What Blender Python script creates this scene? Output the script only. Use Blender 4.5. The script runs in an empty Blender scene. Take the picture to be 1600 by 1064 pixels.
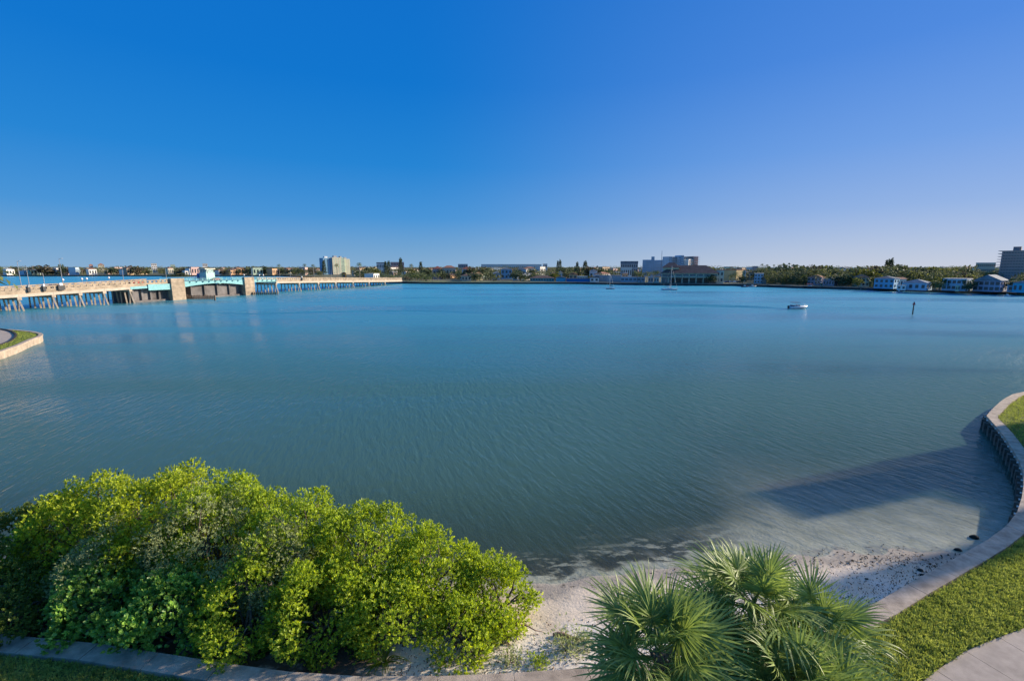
import bpy, math, random
import numpy as np
random.seed(7); rng = np.random.default_rng(7)
R = math.radians; PI = math.pi
S = bpy.context.scene; COL = S.collection

# ------------------------------------------------------------------ camera, sky, sun, exposure
FP = 710.0; PITCH = math.atan(115 / FP); H = 14.0
cd = bpy.data.cameras.new('camera'); cam = bpy.data.objects.new('camera', cd); COL.objects.link(cam)
cd.sensor_width = 36; cd.lens = FP / 1600 * 36; cd.clip_start = 0.1; cd.clip_end = 20000
cam.location = (0, 0, H); cam.rotation_euler = (PI / 2 - PITCH, 0, 0); S.camera = cam
SUN_AZ, SUN_EL = 72, 20           # azimuth measured clockwise from +Y
w = bpy.data.worlds.new('World'); S.world = w; w.use_nodes = True
nt = w.node_tree; nt.nodes.clear()
sky = nt.nodes.new('ShaderNodeTexSky'); sky.sky_type = 'NISHITA'; sky.sun_disc = False
sky.sun_elevation = R(SUN_EL); sky.sun_rotation = R(SUN_AZ)
sky.air_density = 1.0; sky.dust_density = 0.0; sky.ozone_density = 3.0; sky.altitude = 0
hs = nt.nodes.new('ShaderNodeHueSaturation'); hs.inputs['Saturation'].default_value = 1.1
bg = nt.nodes.new('ShaderNodeBackground'); bg.inputs[1].default_value = 0.10
nt.links.new(sky.outputs[0], hs.inputs['Color']); nt.links.new(hs.outputs[0], bg.inputs[0])
# clear evening blue: deep part-way up, zenith lightened to add fill light, paler and slightly lavender low down towards the sun
tcw = nt.nodes.new('ShaderNodeTexCoord'); sepw = nt.nodes.new('ShaderNodeSeparateXYZ'); nt.links.new(tcw.outputs['Generated'], sepw.inputs[0])
def sky_ramp(stops):
    r_ = nt.nodes.new('ShaderNodeValToRGB'); nt.links.new(sepw.outputs[2], r_.inputs[0]); cr_ = r_.color_ramp; cr_.interpolation = 'EASE' if False else 'LINEAR'
    for i_, (p_, c_) in enumerate(stops):
        e_ = cr_.elements[i_] if i_ < 2 else cr_.elements.new(p_)
        e_.position = p_; e_.color = (*[(q / 255 / 12.92 if q < 10 else ((q / 255 + .055) / 1.055) ** 2.4) for q in c_], 1)
    return r_.outputs[0]
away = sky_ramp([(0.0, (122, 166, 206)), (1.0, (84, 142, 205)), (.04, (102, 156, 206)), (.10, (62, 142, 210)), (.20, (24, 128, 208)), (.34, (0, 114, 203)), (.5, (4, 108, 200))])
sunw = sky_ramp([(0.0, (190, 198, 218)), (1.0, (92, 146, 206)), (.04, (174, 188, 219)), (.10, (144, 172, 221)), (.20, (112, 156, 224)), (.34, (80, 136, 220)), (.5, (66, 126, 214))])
dt = nt.nodes.new('ShaderNodeVectorMath'); dt.operation = 'DOT_PRODUCT'; nt.links.new(tcw.outputs['Generated'], dt.inputs[0]); dt.inputs[1].default_value = (math.sin(R(SUN_AZ)), math.cos(R(SUN_AZ)), 0)
mrw = nt.nodes.new('ShaderNodeMapRange'); mrw.interpolation_type = 'SMOOTHSTEP'; nt.links.new(dt.outputs['Value'], mrw.inputs[0]); mrw.inputs[1].default_value = .08; mrw.inputs[2].default_value = 1.0
mxw = nt.nodes.new('ShaderNodeMix'); mxw.data_type = 'RGBA'; nt.links.new(mrw.outputs[0], mxw.inputs['Factor']); nt.links.new(away, mxw.inputs['A']); nt.links.new(sunw, mxw.inputs['B'])
bg2 = nt.nodes.new('ShaderNodeBackground'); 
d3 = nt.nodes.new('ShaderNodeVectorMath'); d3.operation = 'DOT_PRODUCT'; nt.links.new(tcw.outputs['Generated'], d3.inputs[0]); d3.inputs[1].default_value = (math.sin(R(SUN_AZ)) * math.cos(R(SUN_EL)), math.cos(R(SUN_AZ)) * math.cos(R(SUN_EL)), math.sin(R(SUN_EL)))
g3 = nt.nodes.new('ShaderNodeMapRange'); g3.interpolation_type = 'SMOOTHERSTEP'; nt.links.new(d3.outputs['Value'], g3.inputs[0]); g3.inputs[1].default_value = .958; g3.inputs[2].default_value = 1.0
mx3 = nt.nodes.new('ShaderNodeMix'); mx3.data_type = 'RGBA'; nt.links.new(g3.outputs[0], mx3.inputs['Factor']); nt.links.new(mxw.outputs['Result'], mx3.inputs['A']); mx3.inputs['B'].default_value = (9.0, 7.6, 5.6, 1)  # bright glow round the unseen sun, added to whiten the fill
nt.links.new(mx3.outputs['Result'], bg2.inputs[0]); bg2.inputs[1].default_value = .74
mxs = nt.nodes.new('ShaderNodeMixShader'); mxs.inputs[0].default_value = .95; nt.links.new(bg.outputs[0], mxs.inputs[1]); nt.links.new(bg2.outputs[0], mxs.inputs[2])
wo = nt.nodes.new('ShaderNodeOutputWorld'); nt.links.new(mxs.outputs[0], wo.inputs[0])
sl = bpy.data.lights.new('sun', 'SUN'); sun = bpy.data.objects.new('sun', sl); COL.objects.link(sun)
sl.energy = 4.8; sl.angle = R(1.0); sl.color = (1.0, 0.86, 0.68)
a = R(SUN_AZ); e = R(SUN_EL)
from mathutils import Vector, Matrix
sun.rotation_euler = Vector((math.sin(a) * math.cos(e), math.cos(a) * math.cos(e), math.sin(e))).to_track_quat('Z', 'Y').to_euler()
S.view_settings.view_transform = 'Standard'; S.view_settings.look = 'None'; S.view_settings.gamma = 1
S.view_settings.use_curve_mapping = False; S.view_settings.exposure = 0.5
S.cycles.max_bounces = 6; S.cycles.transparent_max_bounces = 12

# ------------------------------------------------------------------ surveying helpers
CP, SP = math.cos(PITCH), math.sin(PITCH)
def ray(px, py):
    dx = (px - 800) / FP; dy = (532 - py) / FP
    return (dx, CP + dy * SP, -SP + dy * CP)
def gp(px, py, z=0.0):            # point of the plane z seen at a photo pixel
    d = ray(px, py); t = (z - H) / d[2]; return (d[0] * t, d[1] * t)
def at(px, py, D):                # point at ground distance y=D
    d = ray(px, py); t = D / d[1]; return (d[0] * t, D, H + d[2] * t)

# ------------------------------------------------------------------ material helpers
MATS = {}
def mat(name, col, rough=0.8, var=0.12, scale=3.0, bump=0.0, spec=0.3, metal=0.0, trans=0.0, rnd=0.0, col2=None, bscale=None):
    if name in MATS: return MATS[name]
    m = bpy.data.materials.new(name); m.use_nodes = True; t = m.node_tree; N = t.nodes; L = t.links
    b = N['Principled BSDF']; out = N['Material Output']
    b.inputs['Roughness'].default_value = rough; b.inputs['Specular IOR Level'].default_value = spec
    b.inputs['Metallic'].default_value = metal
    tc = N.new('ShaderNodeTexCoord'); nz = N.new('ShaderNodeTexNoise'); nz.inputs['Scale'].default_value = scale
    nz.inputs['Detail'].default_value = 6; nz.inputs['Roughness'].default_value = 0.65
    L.new(tc.outputs['Object'], nz.inputs['Vector'])
    c2 = col2 or tuple(max(0, c * (1 - 2.2 * var)) for c in col)
    c1 = tuple(min(1, c * (1 + var)) for c in col)
    mx = N.new('ShaderNodeMix'); mx.data_type = 'RGBA'
    mr = N.new('ShaderNodeMapRange'); mr.inputs[1].default_value = 0.32; mr.inputs[2].default_value = 0.68
    L.new(nz.outputs[0], mr.inputs[0]); L.new(mr.outputs[0], mx.inputs['Factor'])
    mx.inputs['A'].default_value = (*c2, 1); mx.inputs['B'].default_value = (*c1, 1)
    cout = mx.outputs['Result']
    if rnd:
        at_ = N.new('ShaderNodeAttribute'); at_.attribute_name = 'rnd'
        m2 = N.new('ShaderNodeMapRange'); m2.inputs[3].default_value = 1 - rnd; m2.inputs[4].default_value = 1 + rnd
        L.new(at_.outputs['Fac'], m2.inputs[0])
        h = N.new('ShaderNodeHueSaturation'); L.new(m2.outputs[0], h.inputs['Value'])
        m3 = N.new('ShaderNodeMapRange'); m3.inputs[3].default_value = 0.5 + 0.035 * rnd; m3.inputs[4].default_value = 0.5 - 0.035 * rnd
        L.new(at_.outputs['Fac'], m3.inputs[0]); L.new(m3.outputs[0], h.inputs['Hue'])
        L.new(cout, h.inputs['Color']); cout = h.outputs[0]
    L.new(cout, b.inputs['Base Color'])
    if bump:
        bp = N.new('ShaderNodeBump'); bp.inputs['Strength'].default_value = bump; bp.inputs['Distance'].default_value = 0.03
        n2 = N.new('ShaderNodeTexNoise'); n2.inputs['Scale'].default_value = bscale or scale * 8; n2.inputs['Detail'].default_value = 5
        L.new(tc.outputs['Object'], n2.inputs['Vector']); L.new(n2.outputs[0], bp.inputs['Height']); L.new(bp.outputs[0], b.inputs['Normal'])
    if trans:
        tr = N.new('ShaderNodeBsdfTranslucent'); ms = N.new('ShaderNodeMixShader'); ms.inputs[0].default_value = trans
        g = N.new('ShaderNodeHueSaturation'); g.inputs['Value'].default_value = 1.5; g.inputs['Saturation'].default_value = 1.1; g.inputs['Hue'].default_value = 0.49
        L.new(cout, g.inputs['Color']); L.new(g.outputs[0], tr.inputs['Color'])
        L.new(b.outputs[0], ms.inputs[1]); L.new(tr.outputs[0], ms.inputs[2]); L.new(ms.outputs[0], out.inputs['Surface'])
    MATS[name] = m; return m

# ------------------------------------------------------------------ mesh helpers
def link(o, parent=None):
    COL.objects.link(o)
    if parent: o.parent = parent
    return o
def tag(o, label=None, cat=None, group=None, kind=None):
    if label: o['label'] = label
    if cat: o['category'] = cat
    if group: o['group'] = group
    if kind: o['kind'] = kind
    return o
def empty(name, loc=(0, 0, 0), rz=0, label=None, cat=None, group=None):
    o = bpy.data.objects.new(name, None); o.empty_display_size = 0.5; link(o); o.location = loc; o.rotation_euler = (0, 0, rz)
    return tag(o, label, cat, group)
class MB:
    def __init__(s): s.v = []; s.f = []
    def add(s, v, f):
        n = len(s.v); s.v += [tuple(p) for p in v]; s.f += [tuple(i + n for i in q) for q in f]; return s
    def box(s, c, d, rz=0, taper=1.0):
        x, y, z = [k / 2 for k in d]; cs, sn = math.cos(rz), math.sin(rz); vs = []
        for dz in (-1, 1):
            tp = taper if dz > 0 else 1
            for sx, sy in ((-1, -1), (1, -1), (1, 1), (-1, 1)):
                a_, b_ = sx * x * tp, sy * y * tp
                vs.append((c[0] + a_ * cs - b_ * sn, c[1] + a_ * sn + b_ * cs, c[2] + dz * z))
        return s.add(vs, [(3, 2, 1, 0), (4, 5, 6, 7), (0, 1, 5, 4), (1, 2, 6, 5), (2, 3, 7, 6), (3, 0, 4, 7)])
    def tube(s, pts, rad, n=6, cap=True):
        pts = [Vector(p) for p in pts]; rs = rad if hasattr(rad, '__len__') else [rad] * len(pts); vs = []; fs = []
        for i, p in enumerate(pts):
            d = (pts[min(i + 1, len(pts) - 1)] - pts[max(i - 1, 0)]).normalized()
            u = d.cross(Vector((0, 0, 1)) if abs(d.z) < .9 else Vector((1, 0, 0))).normalized(); v_ = d.cross(u)
            for k in range(n):
                an = 2 * PI * k / n; vs.append(p + (u * math.cos(an) + v_ * math.sin(an)) * rs[i])
        for i in range(len(pts) - 1):
            for k in range(n):
                a_, b_ = i * n + k, i * n + (k + 1) % n; fs.append((a_, b_, b_ + n, a_ + n))
        if cap: fs += [tuple(range(n))[::-1], tuple((len(pts) - 1) * n + k for k in range(n))]
        return s.add(vs, fs)
    def prism(s, poly, z0, z1):
        n = len(poly); vs = [(x, y, z0) for x, y in poly] + [(x, y, z1) for x, y in poly]
        return s.add(vs, [tuple(range(n))[::-1], tuple(range(n, 2 * n))] + [(i, (i + 1) % n, n + (i + 1) % n, n + i) for i in range(n)])
    def mesh(s, name, m=None, smooth=False):
        me = bpy.data.meshes.new(name); me.from_pydata(s.v, [], s.f); me.validate()
        if m: me.materials.append(m)
        if smooth: me.polygons.foreach_set('use_smooth', [True] * len(me.polygons))
        return me
    def obj(s, name, m, parent=None, smooth=False, loc=None):
        o = bpy.data.objects.new(name, s.mesh(name, m, smooth))
        link(o, parent)
        if loc: o.location = loc
        return o
def inst(name, me, parent=None, loc=(0, 0, 0), rot=(0, 0, 0), sc=(1, 1, 1)):
    o = bpy.data.objects.new(name, me); link(o, parent); o.location = loc; o.rotation_euler = rot; o.scale = sc; return o
def npmesh(name, V, F, m, rnd=None, smooth=False):
    me = bpy.data.meshes.new(name); k = F.shape[1]
    me.vertices.add(len(V)); me.vertices.foreach_set('co', V.astype(np.float32).ravel())
    me.loops.add(F.size); me.loops.foreach_set('vertex_index', F.astype(np.int32).ravel())
    me.polygons.add(len(F)); me.polygons.foreach_set('loop_start', np.arange(0, F.size, k, dtype=np.int32))
    me.update(calc_edges=True)
    if m: me.materials.append(m)
    if smooth: me.polygons.foreach_set('use_smooth', np.ones(len(F), bool))
    if rnd is not None:
        at_ = me.attributes.new('rnd', 'FLOAT', 'FACE'); at_.data.foreach_set('value', rnd.astype(np.float32))
    return me
def unit(v): return v / (np.linalg.norm(v, axis=-1, keepdims=True) + 1e-9)
def leaf_mesh(name, C, Nrm, m, nper=8, L=.1, W=.045, open_=.8, fold=.0):
    """kite leaves in rosettes: C centres, Nrm twig directions"""
    n = len(C); C = np.repeat(C, nper, 0); D0 = np.repeat(Nrm, nper, 0)
    cl = np.repeat(rng.random(n), nper)
    T = rng.normal(size=C.shape); T -= (T * D0).sum(1, keepdims=True) * D0; T = unit(T)
    op = open_ * (0.4 + 0.9 * rng.random((len(C), 1)))
    D = unit(D0 + T * op); side = unit(np.cross(D, D0) + 1e-3 * rng.normal(size=C.shape))
    ll = L * (0.6 + 0.7 * rng.random((len(C), 1))); ww = W * (0.7 + 0.6 * rng.random((len(C), 1)))
    B = C + D0 * (rng.random((len(C), 1)) - .3) * L * 0.9
    nn = np.cross(D, side)
    V = np.stack([B, B + D * ll * .55 + side * ww / 2 + nn * ll * .06, B + D * ll - nn * ll * .08, B + D * ll * .55 - side * ww / 2 + nn * ll * .06], 1).reshape(-1, 3)
    F = np.arange(len(V)).reshape(-1, 4)
    return npmesh(name, V, F, m, rnd=np.clip(cl * .6 + rng.random(len(C)) * .4, 0, 1))
def catmull(P, step):
    out = []; P = [np.array(p, float) for p in P]; P = [2 * P[0] - P[1]] + P + [2 * P[-1] - P[-2]]
    for i in range(1, len(P) - 2):
        p0, p1, p2, p3 = P[i - 1:i + 3]; n = max(2, int(np.linalg.norm(p2 - p1) / (step / 6)))
        for k in range(n):
            t = k / n; out.append(.5 * (2 * p1 + (p2 - p0) * t + (2 * p0 - 5 * p1 + 4 * p2 - p3) * t * t + (3 * p1 - p0 - 3 * p2 + p3) * t ** 3))
    out.append(P[-2]); out = np.array(out)
    s = np.r_[0, np.cumsum(np.linalg.norm(np.diff(out, axis=0), axis=1))]; q = np.arange(0, s[-1], step)
    return np.stack([np.interp(q, s, out[:, k]) for k in range(out.shape[1])], 1)
def offset(P, d):                 # to the right of travel
    T = np.gradient(P, axis=0); T /= np.linalg.norm(T, axis=1, keepdims=True)
    return P + np.stack([T[:, 1], -T[:, 0]], 1) * d

# ================================================================== THE SETTING
WALL = [(-120, 60), (-80, 32), (-50, 20), (-30, 15.6), (-18.1, 14.2), (-14.3, 13.8), (-10.6, 13.2), (-7.2, 12.7), (-4.1, 12.5), (-1.0, 12.6), (2.1, 12.8), (7, 13.4),
        (12.2, 14.9), (15.4, 16.4), (19.0, 18.1), (23.9, 20.5), (27.4, 22.8), (32.6, 27.3), (36.8, 32.1), (39.5, 35.5), (41.3, 38.0), (43.8, 39.9), (48.7, 43.4), (53.2, 45.8),
        (64, 49), (85, 52), (140, 52)]
wl = catmull(WALL, 0.5)
wx, wy = wl[:, 0], wl[:, 1]
YW_X = [-60, -25, -10, 1, 3, 6, 9, 12.5, 16, 19, 21.4, 25, 28, 40, 90]
YW_Y = [23, 19.5, 18.6, 18.2, 18.6, 19.2, 19.6, 20.2, 20.45, 20.55, 20.6, 20.7, 20.8, 22, 24]
def bed(x, y):
    yw = np.interp(x, YW_X, YW_Y); d = y - yw
    k = np.interp(x, [-10, 3, 10, 16, 26], [.11, .10, .07, .04, .05])
    z = np.where(d < 0, np.minimum(-d * .135, .75), -(k * d + .0042 * np.clip(d - 2, 0, 99) ** 2 * (k / .05)))
    return np.clip(z, -6, 1)
def grid_axis(a_, b_, fine, lim, g=1.12):
    m = list(np.arange(a_, b_, fine)); s = fine
    while m[-1] < lim[1]: s *= g; m.append(m[-1] + s)
    s = fine; lo = [m[0]]
    while lo[-1] > lim[0]: s *= g; lo.append(lo[-1] - s)
    return np.array(lo[:0:-1] + m)
def sheet(name, xs, ys, zf):
    X, Y = np.meshgrid(xs, ys); Z = zf(X, Y); V = np.stack([X, Y, Z], -1).reshape(-1, 3); nx = len(xs); ny = len(ys)
    i = (np.arange(ny - 1)[:, None] * nx + np.arange(nx - 1)[None]).ravel()
    return V, np.stack([i, i + 1, i + nx + 1, i + nx], 1)

# ---- beach and sea bed
def sand_material():
    m = bpy.data.materials.new('sand'); m.use_nodes = True; t = m.node_tree; N = t.nodes; L = t.links; b = N['Principled BSDF']
    geo = N.new('ShaderNodeNewGeometry'); sep = N.new('ShaderNodeSeparateXYZ'); L.new(geo.outputs['Position'], sep.inputs[0])
    def noise(sc, det=5, vec=None):
        n = N.new('ShaderNodeTexNoise'); n.inputs['Scale'].default_value = sc; n.inputs['Detail'].default_value = det; n.inputs['Roughness'].default_value = .62
        L.new(vec or geo.outputs['Position'], n.inputs['Vector']); return n.outputs[0]
    def mr(src, a0, a1, b0=0., b1=1.):
        n = N.new('ShaderNodeMapRange'); n.interpolation_type = 'SMOOTHSTEP'; L.new(src, n.inputs[0])
        for i, q in zip((1, 2, 3, 4), (a0, a1, b0, b1)): n.inputs[i].default_value = q
        return n.outputs[0]
    def mix(f, A, B):
        n = N.new('ShaderNodeMix'); n.data_type = 'RGBA'; L.new(f, n.inputs['Factor'])
        for s_, q in (('A', A), ('B', B)):
            if isinstance(q, tuple): n.inputs[s_].default_value = (*q, 1)
            else: L.new(q, n.inputs[s_])
        return n.outputs['Result']
    def mul(*fs):
        r = fs[0]
        for f_ in fs[1:]:
            n = N.new('ShaderNodeMath'); n.operation = 'MULTIPLY'; L.new(r, n.inputs[0]); L.new(f_, n.inputs[1]); r = n.outputs[0]
        return r
    def add(a_, b_):
        n = N.new('ShaderNodeMath'); n.operation = 'ADD'; L.new(a_, n.inputs[0]); L.new(b_, n.inputs[1]); return n.outputs[0]
    base = mix(mr(noise(.9), .35, .65), (.56, .46, .35), (.66, .55, .43))
    shelly = mr(add(sep.outputs[2], mr(noise(.6), .2, .8, -.14, .14)), .30, .46)
    base = mix(mul(shelly, mr(noise(14), .35, .62, .2, .5)), base, (.76, .74, .70))
    base = mix(mul(shelly, mr(noise(9.7), .58, .7, 0, .3)), base, (.28, .23, .19))
    zn = add(sep.outputs[2], mr(noise(.8), .2, .8, -.05, .05))
    wet = mr(zn, .06, .20, 1, 0)
    base = mix(wet, base, (.34, .29, .235))
    under = mr(zn, -.03, .02, 1, 0)
    base = mix(under, base, mix(mr(noise(.35), .35, .65), (.40, .36, .27), (.52, .46, .36)))
    # seaweed: ragged mats just under the water line west of x=12, loose bits further along
    vm = N.new('ShaderNodeVectorMath'); vm.operation = 'MULTIPLY'; vm.inputs[1].default_value = (.55, 1.3, 1); L.new(geo.outputs['Position'], vm.inputs[0])
    weed = mul(mr(noise(1.5, 9, vm.outputs[0]), .40, .50), mr(zn, -.03, -.08), mr(sep.outputs[0], 9, 13, 1, .1))
    base = mix(mul(weed, mr(noise(.5), .2, .6, .5, 1)), base, (.035, .032, .022))
    deepweed = mul(mr(noise(.28, 6), .24, .42), mr(sep.outputs[2], -.14, -.34), mr(sep.outputs[0], 11, 17, 1, .0))
    base = mix(deepweed, base, (.05, .06, .04))
    specks = mul(mr(noise(5.2, 4, vm.outputs[0]), .60, .66), mr(zn, -.06, .02), mr(zn, .22, .10, 0, 1))
    base = mix(specks, base, (.06, .05, .035))
    mulch_shade = mul(mr(sep.outputs[0], -3.2, -5.5), mr(zn, .02, .15), mr(noise(2.2, 6), .25, .5, .55, 1))  # litter brown, also painting in the shade under the shrubs
    base = mix(mulch_shade, base, (.075, .055, .04))
    L.new(base, b.inputs['Base Color']); b.inputs['Roughness'].default_value = .85; b.inputs['Specular IOR Level'].default_value = .25
    bp = N.new('ShaderNodeBump'); bp.inputs['Strength'].default_value = .7; bp.inputs['Distance'].default_value = .05
    L.new(add(noise(7, 6), noise(2.0, 3)), bp.inputs['Height']); L.new(bp.outputs[0], b.inputs['Normal'])
    return m
SAND = sand_material()
V, F = sheet('beach', np.r_[np.arange(-110, -30, 2.), np.arange(-30, 34, .3), np.arange(34, 100, 2.)], np.r_[np.arange(10, 34, .3), np.arange(34, 120, 3)], bed)
V[:, 2] += .02 * np.sin(V[:, 0] * 2.1 + V[:, 1]) * np.cos(V[:, 1] * 1.7 - V[:, 0] * .4) * (V[:, 2] > -1)
o = link(bpy.data.objects.new('beach', npmesh('beach', V, F, SAND, smooth=True))); tag(o, kind='structure', label='pale sand beach sloping under shallow water')

# ---- water
def water_material():
    m = bpy.data.materials.new('sea_water'); m.use_nodes = True; t = m.node_tree; N = t.nodes; L = t.links; N.clear()
    out = N.new('ShaderNodeOutputMaterial'); geo = N.new('ShaderNodeNewGeometry')
    def math_(op, a_, b_=None):
        n = N.new('ShaderNodeMath'); n.operation = op
        for i, q in enumerate((a_, b_)):
            if q is None: continue
            if isinstance(q, (int, float)): n.inputs[i].default_value = q
            else: L.new(q, n.inputs[i])
        return n.outputs[0]
    def mr(src, a0, a1, b0=0., b1=1.):
        n = N.new('ShaderNodeMapRange'); n.interpolation_type = 'SMOOTHSTEP'; L.new(src, n.inputs[0])
        for i, q in zip((1, 2, 3, 4), (a0, a1, b0, b1)): n.inputs[i].default_value = q
        return n.outputs[0]
    sep = N.new('ShaderNodeSeparateXYZ'); L.new(geo.outputs['Position'], sep.inputs[0])
    # ripples run round a point off to the right (polar coordinates about it)
    X = math_('SUBTRACT', sep.outputs[0], 104.); Y = math_('SUBTRACT', sep.outputs[1], 72.)
    r = math_('SQRT', math_('ADD', math_('MULTIPLY', X, X), math_('MULTIPLY', Y, Y)))
    th = math_('ARCTAN2', math_('MULTIPLY', Y, -1.), math_('MULTIPLY', X, -1.))
    def polar(kr, ka, off):
        c = N.new('ShaderNodeCombineXYZ'); L.new(math_('MULTIPLY', r, kr), c.inputs[0]); L.new(math_('MULTIPLY', th, ka), c.inputs[1]); c.inputs[2].default_value = off
        n = N.new('ShaderNodeTexNoise'); n.inputs['Scale'].default_value = 1; n.inputs['Detail'].default_value = 3; n.inputs['Roughness'].default_value = .55; n.inputs['Distortion'].default_value = .25
        L.new(c.outputs[0], n.inputs['Vector']); return n.outputs[0]
    n1 = polar(3.4, 85, 0.); n2 = polar(1.5, 45, 5.); 
    n3 = N.new('ShaderNodeTexNoise'); n3.inputs['Scale'].default_value = .9; n3.inputs['Detail'].default_value = 5; L.new(geo.outputs['Position'], n3.inputs['Vector'])
    big = N.new('ShaderNodeTexNoise'); big.inputs['Scale'].default_value = .012; big.inputs['Detail'].default_value = 3
    sv = N.new('ShaderNodeVectorMath'); sv.operation = 'MULTIPLY'; sv.inputs[1].default_value = (.35, 1.5, 1); L.new(geo.outputs['Position'], sv.inputs[0]); L.new(sv.outputs[0], big.inputs['Vector'])
    calm = mr(big.outputs[0], .35, .65, .55, 1.35)
    hgt = math_('ADD', math_('ADD', math_('MULTIPLY', n1, .085), math_('MULTIPLY', n2, .13)), math_('MULTIPLY', n3.outputs[0], .05))
    hgt = math_('MULTIPLY', hgt, calm)
    bp = N.new('ShaderNodeBump'); bp.inputs['Strength'].default_value = 1.0; bp.inputs['Distance'].default_value = WAVE; L.new(hgt, bp.inputs['Height'])
    dep = N.new('ShaderNodeAttribute'); dep.attribute_name = 'depth'
    turb = math_('SUBTRACT', 1., math_('POWER', 2.718, math_('MULTIPLY', dep.outputs['Fac'], -1.5)))
    # colour of the water body: greenish over the shallow bar, turquoise in the channel
    ramp = N.new('ShaderNodeValToRGB'); dist = mr(sep.outputs[1], 16, 420); L.new(math_('POWER', dist, .5), ramp.inputs[0])
    cr = ramp.color_ramp; cr.elements[0].position = 0; cr.elements[0].color = (*WC[0], 1); cr.elements[1].position = 1; cr.elements[1].color = (*WC[3], 1)
    for p_, c_ in ((.16, WC[1]), (.38, WC[2])): e_ = cr.elements.new(p_); e_.color = (*c_, 1)
    st = N.new('ShaderNodeTexNoise'); st.inputs['Scale'].default_value = 1; st.inputs['Detail'].default_value = 5; st.inputs['Distortion'].default_value = .4
    sv2 = N.new('ShaderNodeVectorMath'); sv2.operation = 'MULTIPLY'; sv2.inputs[1].default_value = (.010, .045, 1); L.new(geo.outputs['Position'], sv2.inputs[0]); L.new(sv2.outputs[0], st.inputs['Vector'])
    streak = mr(st.outputs[0], .38, .64, 0, 1)
    dif = N.new('ShaderNodeBsdfDiffuse'); b2 = N.new('ShaderNodeBump'); b2.inputs['Distance'].default_value = WAVE * .30; L.new(hgt, b2.inputs['Height']); L.new(b2.outputs[0], dif.inputs['Normal']); L.new(ramp.outputs[0], dif.inputs['Color'])
    tr = N.new('ShaderNodeBsdfTransparent'); tr.inputs['Color'].default_value = (.90, .95, .93, 1)
    m1 = N.new('ShaderNodeMixShader'); L.new(turb, m1.inputs[0]); L.new(tr.outputs[0], m1.inputs[1]); L.new(dif.outputs[0], m1.inputs[2])
    gl = N.new('ShaderNodeBsdfGlossy'); L.new(math_('ADD', mr(sep.outputs[1], 15, 160, .08, .20), mr(streak, 0, 1, .10, 0.)), gl.inputs['Roughness']); L.new(bp.outputs[0], gl.inputs['Normal'])
    fr = N.new('ShaderNodeLayerWeight'); fr.inputs['Blend'].default_value = .5; L.new(bp.outputs[0], fr.inputs['Normal']); fsn = math_('ADD', .02, math_('MULTIPLY', mr(streak, 0, 1, .62, 1.0), math_('POWER', fr.outputs['Facing'], 5.0)))
    m2 = N.new('ShaderNodeMixShader'); L.new(fsn, m2.inputs[0]); L.new(m1.outputs[0], m2.inputs[1]); L.new(gl.outputs[0], m2.inputs[2])
    L.new(m2.outputs[0], out.inputs['Surface']); return m
WAVE = 1.4
WC = [(.065, .115, .085), (.055, .145, .125), (.045, .255, .33), (.04, .39, .53)]
WATER = water_material()
xs = grid_axis(-32, 40, .5, (-7000, 7000)); ys = np.r_[-10, grid_axis(12, 60, .5, (11, 9000), 1.1)]
V, F = sheet('water', xs, ys, lambda X, Y: X * 0)
me = npmesh('water', V, F, WATER, smooth=True)
dp = np.clip(-bed(V[:, 0], V[:, 1]), 0, 8); dp = np.where((V[:, 0] < -60) | (V[:, 0] > 70), np.clip(dp, 1.5, 8), dp)
at_ = me.attributes.new('depth', 'FLOAT', 'POINT'); at_.data.foreach_set('value', dp.astype(np.float32))
o = link(bpy.data.objects.new('water', me)); tag(o, kind='structure', label='blue-green bay water with fine wind ripples')
# wakes: long low swells left by boats
def wake(pts, wid, hgt):
    P = catmull(pts, 1.5); n = len(P); prof = [(-1, 0), (-.5, .55), (0, 1), (.4, .3), (.7, -0.0), (1, .25), (1.3, 0)]
    T = np.gradient(P, axis=0); T /= np.linalg.norm(T, axis=1, keepdims=True); Nn = np.stack([T[:, 1], -T[:, 0]], 1); V = []
    for k, (a_, b_) in enumerate(prof):
        f_ = np.sin(np.linspace(0, PI, n)) ** .5
        q = P + Nn * a_ * wid; V.append(np.c_[q, .004 + b_ * hgt * f_])
    V = np.stack(V, 1).reshape(-1, 3); i = (np.arange(n - 1)[:, None] * 7 + np.arange(6)[None]).ravel()
    me = npmesh('wake', V, np.stack([i, i + 7, i + 8, i + 1], 1), WATER, smooth=True)
    at_ = me.attributes.new('depth', 'FLOAT', 'POINT'); at_.data.foreach_set('value', np.full(len(V), 5, np.float32))
    return link(bpy.data.objects.new('wake', me))
k_ = [tag(wake([gp(*p) for p in q], w_, h_), kind='stuff', label=l_) for q, w_, h_, l_ in (
    ([(300, 488), (400, 490), (520, 487), (650, 486), (770, 489)]  , .55, .12, 'long dark wake line left on open water'),
    ([(940, 474), (1050, 476), (1150, 478), (1228, 481.5)], .45, .2, 'far arm of wake trailing behind motorboat'),
    ([(1000, 478), (1080, 478.5), (1160, 480), (1228, 482.5)], .45, .2, 'near arm of wake trailing behind motorboat'))]

# ---- near ground behind the seawall
land = [tuple(p) for p in offset(wl, .3)]
GRASSB = mat('lawn_soil', (.16, .165, .05), .95, .35, 1.2, bump=.8, bscale=22, col2=(.035, .055, .012))
mb = MB(); poly = [(-120, -30)] + land + [(140, -30)]
mb.v = [(x, y, 1.06) for x, y in land] + [(x, -30 if x < 140 else -30, 1.06) for x, y in land]
n = len(land); mb.f = [(i + n, i + 1 + n, i + 1, i) for i in range(n - 1)]
o = mb.obj('lawn', GRASSB); tag(o, kind='structure', label='clipped lawn between seawall and walk')

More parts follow.
